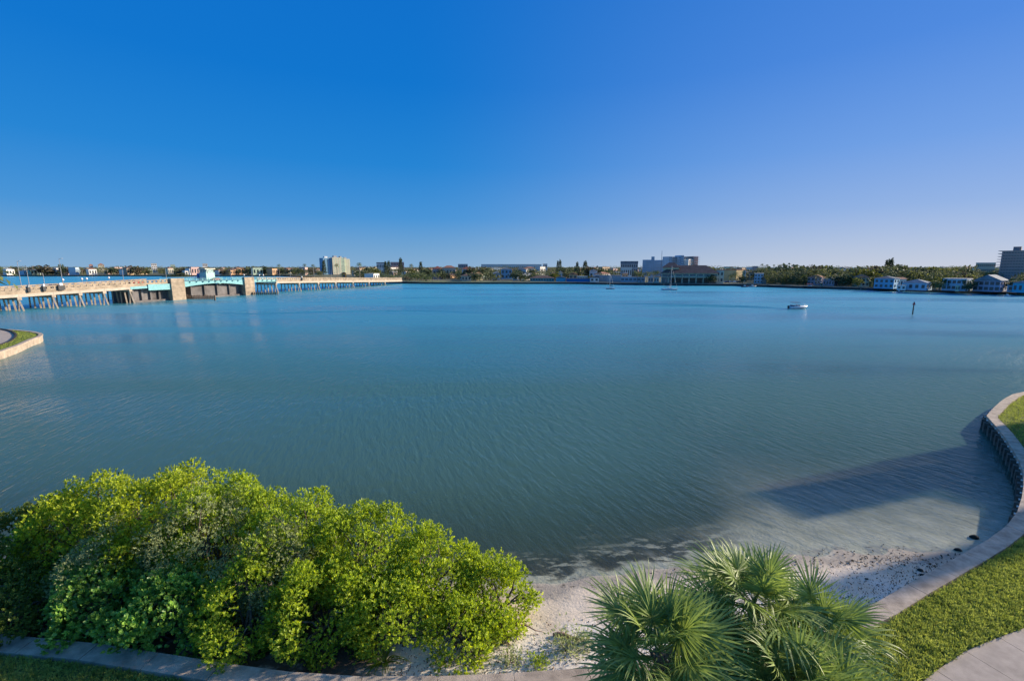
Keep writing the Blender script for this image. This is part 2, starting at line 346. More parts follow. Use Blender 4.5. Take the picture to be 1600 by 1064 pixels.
CONC = mat('seawall_concrete', (.46, .37, .285), .9, .22, 1.7, bump=.7, bscale=30, col2=(.27, .215, .165))
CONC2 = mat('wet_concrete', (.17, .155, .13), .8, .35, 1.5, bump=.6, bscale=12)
def seawall(P, label, top, bot, width=.66, slab=2.4, name='seawall', panels=None, cat='seawall', m1=CONC, m2=CONC2, maxpx=None):
    root = empty(name, (0, 0, 0), 0, label, cat)
    P = catmull(P, slab); A = P; B = offset(P, width)
    for i in range(len(P) - 1):
        g = .012 / slab
        a0, a1 = A[i] * (1 - g) + A[i + 1] * g, A[i] * g + A[i + 1] * (1 - g); b0, b1 = B[i] * (1 - g) + B[i + 1] * g, B[i] * g + B[i + 1] * (1 - g)
        m_ = (a0 + a1) / 2; d_ = 2.4 if panels else 6
        j = random.uniform(-.006, .006)
        q = MB(); q.prism([tuple(a0), tuple(b0), tuple(b1), tuple(a1)][::-1], top - .28 + j, top + j); q.obj('cap_slab', m1, root)
    In = offset(P, width - .14); Out = offset(P, .1)
    q = MB()
    for i in range(len(P) - 1):
        q.prism([tuple(Out[i]), tuple(In[i]), tuple(In[i + 1]), tuple(Out[i + 1])][::-1], bot, top - .2)
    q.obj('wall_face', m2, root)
    return root, P
PF = np.array(WALL)
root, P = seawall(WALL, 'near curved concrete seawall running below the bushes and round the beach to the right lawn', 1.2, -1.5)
# ribs, bolts on the deep-water stretch at right
Q = catmull(WALL, 1.2); rib = MB(); rib.box((0, 0, 0), (.42, .34, 2.6)); rm = rib.mesh('rib', CONC2)
bolt = MB(); bolt.tube([(0, 0, 0), (0, -.09, 0)], .055, 8); bm_ = bolt.mesh('bolt_cap', mat('bolt_white', (.75, .75, .72), .5))
T = np.gradient(Q, axis=0)
for i in range(len(Q)):
    if 26 < Q[i, 0] < 45 and Q[i, 1] < 41:
        an = math.atan2(T[i, 1], T[i, 0]); nn = Vector((-math.sin(an), math.cos(an), 0))
        inst('rib', rm, root, (Q[i, 0] + nn.x * .07, Q[i, 1] + nn.y * .07, -.44), (0, 0, an))
        inst('bolt_cap', bm_, root, (Q[i, 0] + nn.x * .02, Q[i, 1] + nn.y * .02, 1.06), (0, 0, an + PI))

# sidewalk of separate slabs, bottom right
WALKM = mat('walk_concrete', (.42, .35, .29), .92, .12, 1.3, bump=.4, bscale=40)
wk = empty('sidewalk', (0, 0, 0)); tag(wk, kind='structure', label='pinkish concrete walk curving along the lawn')
wp = catmull([(-3, 5.0), (2, 7.2), (7.5, 9.8), (12.9, 12.4), (15.2, 13.5), (18.6, 14.6), (24, 16.2), (34, 20), (46, 27), (70, 36)], 1.85)
wq = offset(wp, 1.9)
for i in range(len(wp) - 1):
    g = .006
    a0, a1 = wp[i] * (1 - g) + wp[i + 1] * g, wp[i] * g + wp[i + 1] * (1 - g); b0, b1 = wq[i] * (1 - g) + wq[i + 1] * g, wq[i] * g + wq[i + 1] * (1 - g)
    MB().prism([tuple(a0), tuple(b0), tuple(b1), tuple(a1)][::-1], .98, 1.10 + random.uniform(-.004, .004)).obj('slab', WALKM, wk)

# ---- lawn tufts
GRASS = mat('grass_blades', (.32, .36, .09), .8, .3, 1.6, trans=.35, rnd=.4, col2=(.20, .26, .05))
def tufts(poly_fn, x0, x1, y0, y1, dens, L=.1, label='', z=1.06):
    n = int((x1 - x0) * (y1 - y0) * dens); X = rng.uniform(x0, x1, n); Y = rng.uniform(y0, y1, n); k = poly_fn(X, Y); X, Y = X[k], Y[k]
    C = np.c_[X, Y, np.full(len(X), z) + rng.random(len(X)) * .015]
    # clump the sward
    h = .5 + .5 * np.sin(X * 9 + 3 * np.sin(Y * 5)) * np.sin(Y * 11 + 2 * np.sin(X * 4)); C[:, 2] += .10 * h * rng.random(len(X))
    Nn = unit(np.c_[rng.normal(size=(len(X), 2)) * .45, np.ones(len(X))])
    o = link(bpy.data.objects.new('grass', leaf_mesh('grass', C, Nn, GRASS, 5, L, .022, 1.0))); return tag(o, label, 'grass', kind='stuff')
inner = offset(wl, .72); 
def behind_wall(X, Y): return Y < np.interp(X, inner[:, 0], inner[:, 1])
def before_walk(X, Y): return Y > np.interp(X, wp[:, 0], wp[:, 1]) + .02
tufts(lambda X, Y: behind_wall(X, Y) & before_walk(X, Y), 8.5, 30, 9, 23, 430, .12, 'sunlit clumpy grass between right seawall and walk')
tufts(lambda X, Y: behind_wall(X, Y) & before_walk(X, Y), -18, 8.5, 9.8, 14, 330, .09, 'grass strip in front of the seawall below bushes')
tufts(lambda X, Y: behind_wall(X, Y) & (Y > 30), 36, 62, 26, 50, 60, .16, 'grass on the small far right lawn')
tufts(lambda X, Y: (Y < np.interp(X, wq[:, 0], wq[:, 1]) - .02), 13.5, 18, 10.5, 13.5, 350, .09, 'grass at the corner beyond the walk')

# ---- left lawn point with curved walk
IW = [(-150, 86), (-128, 93), (-112, 94.5), (-104, 93.3), (-97, 90.7), (-91.5, 87.6), (-88, 84), (-86, 80.5), (-81.5, 74), (-78, 68), (-74, 61), (-71, 50)]
seawall(IW, 'pale concrete seawall round the left lawn point', 1.25, -1.0, .6, 2.4, m2=mat('pale_wall', (.42, .34, .26), .9, .2, .8, bump=.4))
ip = catmull(IW, 1.5); ii = offset(ip, .3); mb = MB(); n = len(ii)
mb.v = [(x, y, 1.13) for x, y in ii] + [(-150, min(y, 40) if False else 40, 1.13) for x, y in ii]
mb.v[n:] = [(min(x, -90) - 30, min(y - 5, 45), 1.13) for x, y in ii]
mb.f = [(i + n, i + 1 + n, i + 1, i) for i in range(n - 1)]
LAWN2 = mat('far_lawn', (.13, .17, .035), .95, .3, .35, bump=.6, bscale=9, col2=(.08, .12, .02))
o = mb.obj('lawn', LAWN2); tag(o, kind='structure', label='lawn on left point')
def blade_field(name, label, X, Y, z, L_):
    C = np.c_[X, Y, np.full(len(X), z)]; Nn = unit(np.c_[rng.normal(size=(len(X), 2)) * .4, np.ones(len(X))])
    return tag(link(bpy.data.objects.new(name, leaf_mesh(name, C, Nn, GRASS, 4, L_, .05, .9))), label, 'grass', kind='stuff')
X = rng.uniform(-112, -72, 26000); Y = rng.uniform(55, 94, 26000)
islx = offset(ip, .9); k = np.array([True] * len(X))
from mathutils.geometry import intersect_point_line
seg = islx[(islx[:, 0] < -60)]
def inside(X, Y, Pg):
    c = np.zeros(len(X), bool); x0, y0 = Pg[-1]
    for x1, y1 in Pg:
        cnd = ((y1 > Y) != (y0 > Y)) & (X < (x0 - x1) * (Y - y1) / (y0 - y1 + 1e-12) + x1); c ^= cnd; x0, y0 = x1, y1
    return c
isl_poly = [tuple(p) for p in islx] + [(-110, 40), (-150, 40)]
wp2 = catmull([gp(*p, 1.15) for p in ((-60, 514.5), (-20, 514.3), (0, 515.2), (12, 517.2), (20, 520.8), (23, 525.5), (18, 531.5), (8, 536.5), (-6, 541), (-30, 548))], 1.8); wq2 = offset(wp2, 3.4)
walk_poly = [tuple(p) for p in wp2] + [tuple(p) for p in wq2[::-1]]
k = inside(X, Y, isl_poly) & ~inside(X, Y, walk_poly)
blade_field('grass', 'grass of the left lawn point', X[k], Y[k], 1.13, .16)
wk2 = empty('sidewalk', (0, 0, 0)); tag(wk2, kind='structure', label='curving walk on the left lawn point')
for i in range(len(wp2) - 1):
    g = .01; a0, a1 = wp2[i] * (1 - g) + wp2[i + 1] * g, wp2[i] * g + wp2[i + 1] * (1 - g); b0, b1 = wq2[i] * (1 - g) + wq2[i + 1] * g, wq2[i] * g + wq2[i + 1] * (1 - g)
    MB().prism([tuple(a0), tuple(b0), tuple(b1), tuple(a1)][::-1], 1.0, 1.18).obj('slab', WALKM, wk2)
# dark edging kerb
q = MB(); e0 = offset(wp2, -.3); e1 = offset(wp2, -.02)
for i in range(len(wp2) - 1): q.prism([tuple(e0[i]), tuple(e1[i]), tuple(e1[i + 1]), tuple(e0[i + 1])][::-1], 1.0, 1.36)
q.obj('edging', mat('dark_edging', (.05, .045, .04), .9), wk2)

# ---- far shore land
SH = [(-2600, 690), (-700, 690), (-345, 686), (-230, 560), (-170, 470), (-118, 400), (-98, 391), (-75, 380), (-52.5, 376), (0, 375.5), (52.5, 375.5), (85, 360), (112.5, 350), (165, 337), (185, 307), (203, 289), (224, 266), (242, 246.5), (258, 229.6), (290, 205), (360, 180)]
SX = np.array([p[0] for p in SH]); SY = np.array([p[1] for p in SH])
def shoreY(x): return float(np.interp(x, SX, SY))
mb = MB(); n = len(SH)
mb.v = [(x, y, 1.5) for x, y in SH] + [(x * (1 if abs(x) > 1500 else 4) * 1.8, 9000, 1.5) for x, y in SH]
mb.f = [(i, i + 1, i + 1 + n, i + n) for i in range(n - 1)]
o = mb.obj('shore_ground', mat('shore_ground', (.10, .11, .05), .95, .3, .02, col2=(.13, .12, .09))); tag(o, kind='structure', label='low flat land of the far shore')
def strip_wall(P, label, top, m_, dpth=1.2, name='seawall'):
    root = empty(name, (0, 0, 0), 0, label, 'seawall'); P = np.array(P, float); q = MB(); c = MB(); B = offset(P, -dpth)   # thickness landward
    for i in range(len(P) - 1):
        q.prism([tuple(P[i]), tuple(P[i + 1]), tuple(B[i + 1]), tuple(B[i])], -1, top - .35); 
        Pf = offset(P, .15); c.prism([tuple(Pf[i]), tuple(Pf[i + 1]), tuple(B[i + 1]), tuple(B[i])], top - .34, top)
    q.obj('wall_face', mat('dark_seawall', (.07, .065, .055), .9, .3, .3), root); c.obj('cap', m_, root); return root
strip_wall(SH[5:11], 'long low seawall below the green park strip', 1.62, mat('capgrey', (.30, .28, .24), .9))
strip_wall(SH[10:14], 'low seawall in front of the brown roofed waterfront hall', 1.7, mat('capgrey', (.3, .28, .24)))
strip_wall(SH[13:21], 'dark low seawall below the right shore houses', 1.62, mat('capgrey2', (.2, .19, .17), .9))
# bright park strip and sand by the bridge foot
mb = MB(); P = np.array(SH[6:12], float); P = P[P[:, 0] < 20]; B = offset(P, -16); A = offset(P, -1.3)
for i in range(len(P) - 1): mb.add([(*A[i], 1.53), (*A[i + 1], 1.53), (*B[i + 1], 1.56), (*B[i], 1.56)], [(0, 1, 2, 3)])
o = mb.obj('park_lawn', mat('park_green', (.20, .25, .06), .95, .25, .1)); tag(o, kind='structure', label='bright green grass strip on the far shore')

# ================================================================== FOREGROUND SHRUBS
BARK = mat('bark', (.20, .16, .12), .9, .3, 6, bump=.6)
LEAFM = {
    'yellow': mat('leaf_yellow', (.43, .49, .05), .5, .18, .8, trans=.42, rnd=.62, col2=(.27, .36, .035), spec=.35),
    'green': mat('leaf_green', (.36, .45, .05), .48, .2, .8, trans=.42, rnd=.62, col2=(.22, .32, .035), spec=.4),
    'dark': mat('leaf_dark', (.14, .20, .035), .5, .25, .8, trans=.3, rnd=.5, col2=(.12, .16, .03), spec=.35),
    'silver': mat('leaf_silver', (.40, .44, .20), .6, .2, .9, trans=.3, rnd=.4, col2=(.28, .33, .14), spec=.3),
    'vine': mat('leaf_vine', (.33, .52, .11), .4, .2, .9, trans=.4, rnd=.4, col2=(.07, .17, .03), spec=.5)}
def shrub(label, px, py, D, r, kind, yr=1.0, L=.105, W=.05, dens=1.0, zlow=.1, kind2=None):
    x, y, top = at(px, py, D); g0 = .35
    root = empty('coastal_shrub', (x, y, g0), 0, label, 'shrub', 'shrubs massed along the beach edge')
    top = top - .25; cz = max(.9, top * .48); rz = top - cz
    r *= 1.12; nl = int(11.5 * (r * r * yr + .9 * r * rz)); cs = []; ns = []; stems = []
    for i in range(nl):
        u = random.uniform(-.75, 1); ph = random.uniform(0, 2 * PI); s_ = math.sqrt(1 - u * u); k = random.uniform(.70, 1.03)
        bump = 1 + .13 * math.sin(3 * ph + px) + .08 * math.sin(7 * ph + 2 * u)
        c = np.array([s_ * math.cos(ph) * r * k * bump, s_ * math.sin(ph) * r * yr * k * bump, cz + u * (rz if u > 0 else cz * .85) * k])
        if c[2] < zlow: continue
        o_ = unit(np.array([c[0] / r, c[1] / (r * yr), (c[2] - cz) / max(rz, .5)]))
        lr = random.uniform(.28, .62); nc = int(105 * lr * lr * 4 * dens) + 8
        d = unit(rng.normal(size=(nc, 3))); d = d[(d @ o_ + .55 * d[:, 2]) > -.35]
        P = c + d * lr * (0.55 + .5 * rng.random((len(d), 1))) * np.array([1, 1, 1.05])
        cs.append(P); ns.append(unit(d * .6 + np.array([0, 0, .55]) + .35 * rng.normal(size=d.shape)))
        if random.random() < .35: stems.append(c)
    C = np.concatenate(cs); Nn = np.concatenate(ns); C[:, 2] -= g0; keep = C[:, 2] > .02; C = C[keep]; Nn = Nn[keep]
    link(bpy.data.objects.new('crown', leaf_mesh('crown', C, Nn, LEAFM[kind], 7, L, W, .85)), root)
    mb = MB()
    for c in stems:
        b = np.array([random.uniform(-.3, .3) * r, random.uniform(-.3, .3) * r, 0]); c = c - [0, 0, g0]
        pts = []
        for t in (0, .25, .5, .75, 1): pts.append(b * (1 - t) + c * t + (np.array([random.gauss(0, .12), random.gauss(0, .12), random.gauss(0, .06) + .25 * math.sin(PI * t)]) if 0 < t < 1 else 0))
        mb.tube(pts, [.06, .05, .035, .025, .012], 5)
    mb.obj('trunk', BARK, root, True)
SHR = [
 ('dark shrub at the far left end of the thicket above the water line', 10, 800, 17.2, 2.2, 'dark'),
 ('tall shrub with yellow-green tips, left of the highest one', 135, 745, 17.8, 2.0, 'yellow'),
 ('highest yellow-green shrub rising at the back of the thicket', 245, 728, 18.0, 2.0, 'yellow'),
 ('yellow-green shrub just right of the highest one, peaked top', 335, 742, 17.8, 1.7, 'green'),
 ('bright green shrub with a raised leafy spur over the water', 452, 766, 17.3, 1.8, 'green'),
 ('bright green shrub between the spurred one and the lower right ones', 565, 800, 16.9, 1.9, 'green'),
 ('rounded bright green shrub sloping down towards the beach', 675, 838, 16.5, 1.7, 'green'),
 ('last sunlit green shrub overhanging the open beach sand', 768, 880, 16.0, 1.35, 'green'),
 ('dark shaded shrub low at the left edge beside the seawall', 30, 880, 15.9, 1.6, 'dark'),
 ('silver-grey leaved shrub in the middle of the thicket top', 305, 768, 16.9, 1.9, 'silver'),
 ('small silver-grey shrub poking between green neighbours', 428, 812, 16.2, 1.2, 'silver'),
 ('grey-green shrub with light flecks at the thicket left centre', 165, 805, 16.4, 1.5, 'silver'),
 ('vine-covered bush with fresh bright green leaves, shaded below', 150, 880, 15.6, 1.2, 'vine'),
 ('low mixed bush with large green leaves behind the left seawall', 260, 890, 15.3, 1.5, 'vine'),
 ('front shrub with pale leaf tips above bare crooked branches', 390, 880, 15.3, 1.6, 'green'),
 ('front shrub dotted with yellow-green leaf rosettes', 510, 870, 15.4, 1.6, 'green'),
 ('front shrub nearest the seawall with a dark hollow beneath', 615, 900, 15.1, 1.4, 'green'),
 ('open airy shrub showing sand through its thin branches', 715, 925, 14.9, 1.2, 'green'),
]
for l_, px, py, D, r, kd in SHR:
    shrub(l_, px, py, D - (.35 if D < 16 else 0), r, kd, L=.12 if kd == 'vine' else (.075 if kd == 'silver' else .10), W=.085 if kd == 'vine' else (.024 if kd == 'silver' else .048), dens=(.6 if 'airy' in l_ else 1.25 if kd == 'silver' else 1.0))
# bare crooked branches leaning over the seawall
for l_, pts in (('bare crooked branch under the shrubs at centre of the thicket', [(290, 1008), (320, 1005), (345, 1012), (370, 1008), (383, 985), (390, 975)]),
                ('forked bare branch low under the shrubs nearer the beach', [(402, 990), (415, 1002), (428, 988), (440, 975)]),
                ('long bare branch lying low at the left under the shrubs', [(75, 992), (100, 1002), (118, 988), (140, 984), (160, 995)])):
    P = [(*gp(px, py, .9 + .1 * i), .9 + .1 * i) for i, (px, py) in enumerate(pts)]
    P = [(x, y, z) for (x, y, z) in P]; m_ = MB().tube(P, [.055, .05, .045, .035, .025, .02][:len(P)], 6)
    P2 = [P[2], (P[2][0] + .3, P[2][1] + .15, P[2][2] + .35), (P[2][0] + .45, P[2][1] + .1, P[2][2] + .7)]; m_.tube(P2, [.035, .025, .012], 5)
    tag(m_.obj('bare_branch', mat('pale_wood', (.36, .30, .24), .9, .2, 5), smooth=True), l_, 'branch')

# small beach weeds along the cap, strappy plants under the bushes
def weed(label, px, py, r, n, kd, L=.08, W=.03):
    x, y = gp(px, py, .6); C = np.c_[rng.normal(size=(n, 2)) * r * .5, np.abs(rng.normal(size=n)) * r * .45 + .02]
    root = empty('beach_weed', (x, y, float(bed(x, y)) - .02), 0, label, 'plant', 'low weeds on the sand beside the seawall')
    link(bpy.data.objects.new('foliage', leaf_mesh('foliage', C, unit(C + [0, 0, .2]), LEAFM[kd], 6, L, W, .9)), root)
    mb = MB()
    for i in range(9): e_ = C[rng.integers(n)]; mb.tube([(0, 0, 0), tuple(e_ * .5 + rng.normal(size=3) * .03), tuple(e_)], [.012, .008, .004], 4)
    mb.obj('stem', BARK, root)
for a_ in [('grey weedy clump on sand, largest beside the near seawall', 885, 1015, .65, 260, 'silver'), ('weedy clump left of the largest one, dark stems', 797, 1035, .45, 130, 'silver'),
           ('small green sprig between the two grey weed clumps', 840, 1038, .35, 110, 'green'), ('weed tuft under the left palm fronds', 912, 1005, .4, 120, 'silver'),
           ('straggling weed at the foot of the last shrub', 745, 1030, .4, 110, 'dark')]: weed(*a_)
def strap(label, px, py, n, L, kd='dark'):
    x, y = gp(px, py, .8); root = empty('strap_leaf_plant', (x, y, .55), 0, label, 'plant', 'strap leaved plants behind the seawall')
    for i in range(n):
        an = random.uniform(0, 2 * PI); l = L * random.uniform(.7, 1.1); el = random.uniform(.7, 1.2); V = []; F = []
        for k in range(6):
            t = k / 5; wd = .05 * math.sin(PI * min(1, t * .8 + .2)) + .003; rr = l * t * math.cos(el) * (1 + .6 * t); z = l * (t * math.sin(el) - .75 * t * t * t)
            for s_ in (-1, 1): V.append((rr * math.cos(an) - s_ * wd / 2 * math.sin(an), rr * math.sin(an) + s_ * wd / 2 * math.cos(an), z))
        MB().add(V, [(2 * k, 2 * k + 1, 2 * k + 3, 2 * k + 2) for k in range(5)]).obj('leaf', LEAFM[kd], root)
strap('strappy dark lily clump under the shrubs, left of two', 478, 1020, 26, 1.0); strap('broader strappy lily clump under the shrubs, right of two', 600, 1028, 30, .95, 'green')

# driftwood, twigs, stones
DW = mat('driftwood', (.30, .19, .14), .9, .3, 7, bump=.7)
def gz(px, py, dz=0): x, y = gp(px, py, .55); return (x, y, float(bed(x, y)) + dz)
mb = MB().tube([gz(864, 989, .05), gz(872, 990, .08), gz(882, 992, .09), gz(893, 996, .06), gz(906, 999, .04)], [.05, .085, .08, .06, .02], 8)
mb.tube([gz(874, 990, .08), gz(880, 985, .2)], [.03, .01], 5)
tag(mb.obj('driftwood_log', DW, smooth=True), 'weathered reddish driftwood log on the sand near the palms', 'log')
mb = MB(); c = gz(792, 976, .15)
for i in range(16):
    an = random.uniform(0, 2 * PI); l = random.uniform(.3, .9)
    mb.tube([c, (c[0] + l * .5 * math.cos(an), c[1] + l * .5 * math.sin(an), c[2] + random.uniform(.05, .3)), (c[0] + l * math.cos(an), c[1] + l * math.sin(an), c[2] + random.uniform(-.1, .35))], [.06, .035, .01], 5)
mb.tube([c, gz(822, 980, .25), gz(836, 984, .12), gz(850, 985, .06)], [.05, .03, .02, .008], 5)
tag(mb.obj('dead_root_tangle', DW, smooth=True), 'brown tangle of dead roots and twigs below the last shrub', 'roots')
for l_, px, py, px2, py2 in (('short dark stick on pale sand right of the roots', 782, 1005, 800, 1009), ('thin stick pointing down the beach from the roots', 797, 988, 806, 1001),
                             ('brown dead branch by the seawall under the airy shrub', 722, 1028, 742, 1045), ('curled dead palm stem beside the weeds', 728, 1018, 756, 1024)):
    a_, b_ = gz(px, py, .03), gz(px2, py2, .03); tag(MB().tube([a_, ((a_[0] + b_[0]) / 2 + .05, (a_[1] + b_[1]) / 2 + .04, (a_[2] + b_[2]) / 2 + .05), b_], [.03, .025, .012], 6).obj('driftwood_stick', DW, smooth=True), l_, 'stick', 'sticks lying on the beach')
ST = mat('dark_stone', (.045, .042, .036), .9, .3, 6)
def stone(label, px, py, r, z=None):
    x, y = gp(px, py, 0.1); v = []; mb = MB(); n = 9
    for j, (zz, k) in enumerate(((-.3, .8), (.1, 1), (.55, .75), (.8, .3))):
        for i in range(n): an = 2 * PI * i / n; q = r * k * random.uniform(.75, 1.15); v.append((q * math.cos(an) * 1.3, q * math.sin(an), r * zz))
    f = [(j * n + i, j * n + (i + 1) % n, (j + 1) * n + (i + 1) % n, (j + 1) * n + i) for j in range(3) for i in range(n)] + [tuple(3 * n + i for i in range(n))]
    mb.add(v, f); o = mb.obj('stone', ST, smooth=True); o.location = (x, y, max(-.02, float(bed(x, y)))); tag(o, label, 'stone', 'dark stones by the right seawall')
for a_ in (('dark round stone standing off the seawall in shallow water', 1523, 836, .17), ('dark stone close against the seawall bend', 1564, 834, .15), ('small dark stone highest along the seawall', 1577, 820, .08),
           ('dark stone lying in the weed line nearest the seawall', 1527, 857, .14), ('low dark stone at the edge of the weed line', 1542, 853, .08), ('flat dark stone at left of the seawall stones', 1497, 856, .13), ('small stone left in the shaded sand', 1440, 904, .1),
           ('tiny stone on the shaded sand lower down', 1353, 911, .07), ('long dark stone in shaded sand by weed line', 1437, 895, .13)): stone(*a_)
# wrack and shells
n = 420; X = rng.uniform(7, 25, n); yl = np.interp(X, YW_X, YW_Y); Y = yl + rng.normal(size=n) * .45 * (.5 + .5 * np.clip((X - 6) / 14, 0, 1)) - .45 - .35 * np.clip((X - 10) / 12, 0, 1) * rng.random(n) * 3
k = (Y > np.interp(X, wl[:, 0], wl[:, 1]) + .15) & (bed(X, Y) > -.03); k &= rng.random(n) < np.clip((X - 6) / 12, .25, 1); X, Y = X[k], Y[k]
C = np.c_[X, Y, bed(X, Y) + .03]; Nn = unit(np.c_[rng.normal(size=(len(X), 2)), np.full(len(X), .35)])
C = C + rng.normal(size=C.shape) * [.05, .03, 0]
tag(link(bpy.data.objects.new('seaweed', leaf_mesh('seaweed', C, Nn, mat('wrack', (.035, .03, .02), .8, rnd=.5), 3, .085, .045, 1.0))), 'scattered dark seaweed along the tide line', 'seaweed', kind='stuff')
n = 6500; X = rng.uniform(-4, 20, n); wY = np.interp(X, wl[:, 0], wl[:, 1]); Y = wY + np.abs(rng.normal(size=n)) * 1.3 + .1; C = np.c_[X, Y, bed(X, Y) + .012]
Nn = unit(np.c_[rng.normal(size=(n, 2)), np.full(n, .5)])
tag(link(bpy.data.objects.new('leaf_litter', leaf_mesh('leaf_litter', C[:3400], Nn[:3400], mat('litter', (.20, .13, .08), .9, rnd=.6), 1, .09, .04, .9))), 'dead leaves and bark bits on the upper sand', 'litter', kind='stuff')
tag(link(bpy.data.objects.new('shells', leaf_mesh('shells', C[3400:], Nn[3400:], mat('shell', (.78, .75, .7), .7, rnd=.3), 1, .045, .035, .9))), 'pale broken shells scattered over the upper sand', 'shells', kind='stuff')

# ================================================================== FAN PALMS
PALM = mat('palm_leaf', (.25, .32, .08), .5, .2, 1.5, trans=.3, rnd=.3, col2=(.13, .21, .06), spec=.5)
PALMD = mat('dead_palm_leaf', (.33, .24, .13), .85, .2, 1.5, trans=.2, rnd=.3)
def frond_mesh(seed, m, dead=False):
    r_ = random.Random(seed); V = []; F = []; Rn = []
    pl = r_.uniform(.75, 1.05); drop = r_.uniform(.10, .28)
    def pet(t): return Vector((pl * t, 0, -drop * t * t))
    ring = [(0, -.02, 0), (0, .02, 0), (0, 0, .018)]
    for k in range(5):
        p = pet(k / 4); s_ = 1 - .5 * k / 4
        for q in ring: V.append((p.x + q[0], p.y + q[1] * s_, p.z + q[2] * s_))
    for k in range(4):
        for i in range(3): F.append((k * 3 + i, k * 3 + (i + 1) % 3, k * 3 + 3 + (i + 1) % 3, k * 3 + 3 + i)); Rn.append(.8)
    tip = pet(1); sl_ = -2 * drop / pl; ns = 44
    for i in range(ns):
        t_ = i / (ns - 1) * 2 - 1; ph = t_ * R(138) + r_.gauss(0, .03); L = (1.12 - .38 * abs(t_) ** 1.6) * r_.uniform(.86, 1.08)
        base = Vector((tip.x + .16 * (1 - abs(t_)), 0, tip.z + sl_ * .16 * (1 - abs(t_))))
        d = Vector((math.cos(ph), math.sin(ph), sl_ * .6 * math.cos(ph) + .22 + r_.gauss(0, .05) - (.3 if dead else 0))).normalized()
        sd = Vector((-math.sin(ph), math.cos(ph), 0)); drp = r_.uniform(.12, .42) * (2.0 if dead else 1)
        n0 = len(V); wd = .026
        for t, ww in ((0, .006), (.35, wd), (.68, wd * .75), (.88, wd * .35)):
            p = base + d * L * t - Vector((0, 0, drp * L * t ** 2.6)); zt = wd * .5 * (1 if i % 2 else -1) * (1 - t)
            V.append(tuple(p - sd * ww + Vector((0, 0, zt)))); V.append(tuple(p + sd * ww - Vector((0, 0, zt))))
        p = base + d * L - Vector((0, 0, drp * L * 1.15)); V.append(tuple(p)); V.append(tuple(p + sd * .002))
        for k in range(4): a_ = n0 + 2 * k; F.append((a_, a_ + 1, a_ + 3, a_ + 2)); Rn.append(r_.random())
    return npmesh('frond', np.array(V), np.array(F), m, rnd=np.array(Rn))
FR = [frond_mesh(i, PALM) for i in range(6)]; FRD = [frond_mesh(20 + i, PALMD, True) for i in range(2)]
TRK = mat('palm_trunk', (.24, .19, .14), .95, .35, 9, bump=1)
def fan_palm(label, px, py, z, nf, sc=1.0, lean=(0, 0), seed=0, ndead=6):
    r_ = random.Random(seed); x, y = gp(px, py, z); bx, by = x - lean[0], y - lean[1]
    root = empty('fan_palm', (bx, by, 1.06), 0, label, 'palm', 'fan palms beside the beach seawall'); h = z - 1.06
    mb = MB(); pts = [(lean[0] * t * t, lean[1] * t * t, h * t) for t in np.linspace(0, 1, 12)]
    mb.tube(pts, [.19 - .05 * t + .012 * (i % 2) for i, t in enumerate(np.linspace(0, 1, 12))], 10)
    for i in range(60):                     # old leaf boots
        t = r_.uniform(.15, 1); an = r_.uniform(0, 2 * PI); c = (lean[0] * t * t + .15 * math.cos(an), lean[1] * t * t + .15 * math.sin(an), h * t)
        mb.tube([c, (c[0] + .11 * math.cos(an), c[1] + .11 * math.sin(an), c[2] + .2)], [.035, .02], 4)
    mb.obj('trunk', TRK, root)
    for i in range(nf):
        t = i / nf; az = i * 2.39996 + r_.uniform(-.2, .2); el = R(82) - t ** .9 * R(108) + r_.gauss(0, .1)
        q = sc * (.8 + .3 * min(1, t * 2)) * r_.uniform(.9, 1.08)
        rl = r_.gauss(0, .35)
        inst('frond', FR[r_.randrange(6)], root, (lean[0], lean[1], h + .1 - .25 * t), (rl, -el, az), (q, q, q))
    for i in range(ndead):
        az = r_.uniform(0, 2 * PI); inst('frond', FRD[i % 2], root, (lean[0], lean[1], h - .3), (r_.gauss(0, .3), R(r_.uniform(48, 75)), az), (sc * .9,) * 3)
fan_palm('large blue-green fan palm at the left of the palm group', 1030, 1018, 5.3, 34, .94, (-.3, .2), 1)
fan_palm('tall sunlit fan palm standing furthest back, at the centre', 1178, 945, 5.2, 30, .95, (.1, .4), 2)
fan_palm('smaller fan palm leaning right over the lawn', 1262, 995, 4.6, 22, .88, (.6, .1), 3)
fan_palm('low fan palm at the bottom edge in front of the middle', 1240, 1085, 4.6, 28, .88, (.2, -.2), 4)
fan_palm('yellowish fan palm half cut off at the bottom right of the group', 1310, 1125, 4.3, 24, .82, (.3, -.2), 5)
fan_palm('fan palm between the left and tall ones, mostly hidden', 1118, 1030, 4.1, 20, .85, (0, 0), 6, 10)

# palm poking in at far left edge (on the left point)
def feather_palm_mesh(seed, n=18, L=3.2, seg=9):
    r_ = random.Random(seed); V = []; F = []
    for i in range(n):
        az = i * 2.39996; el = R(75) - R(110) * i / n + r_.gauss(0, .08); ca, sa = math.cos(az), math.sin(az)
        pr = []
        for k in range(seg + 1):
            t = k / seg; rr = L * (t * math.cos(el) + .1 * t); z = L * (t * math.sin(el) - .55 * t * t)
            pr.append(Vector((rr * ca, rr * sa, z)))
        sd = Vector((-sa, ca, 0))
        for k in range(1, seg):
            for s_ in (-1, 1):
                ll = L * .26 * math.sin(PI * (k / seg) ** .8) + .12; p = pr[k]; d = (pr[k + 1] - pr[k]); n0 = len(V)
                V += [tuple(p), tuple(p + d * .8), tuple(p + d * 1.1 + sd * s_ * ll - Vector((0, 0, ll * .35)))]; F.append((n0, n0 + 1, n0 + 2))
    return npmesh('crown', np.array(V), np.array(F), mat('far_palm_leaf', (.15, .18, .06), .6, .2, .8, trans=.25, rnd=.4), rnd=rng.random(len(F)))

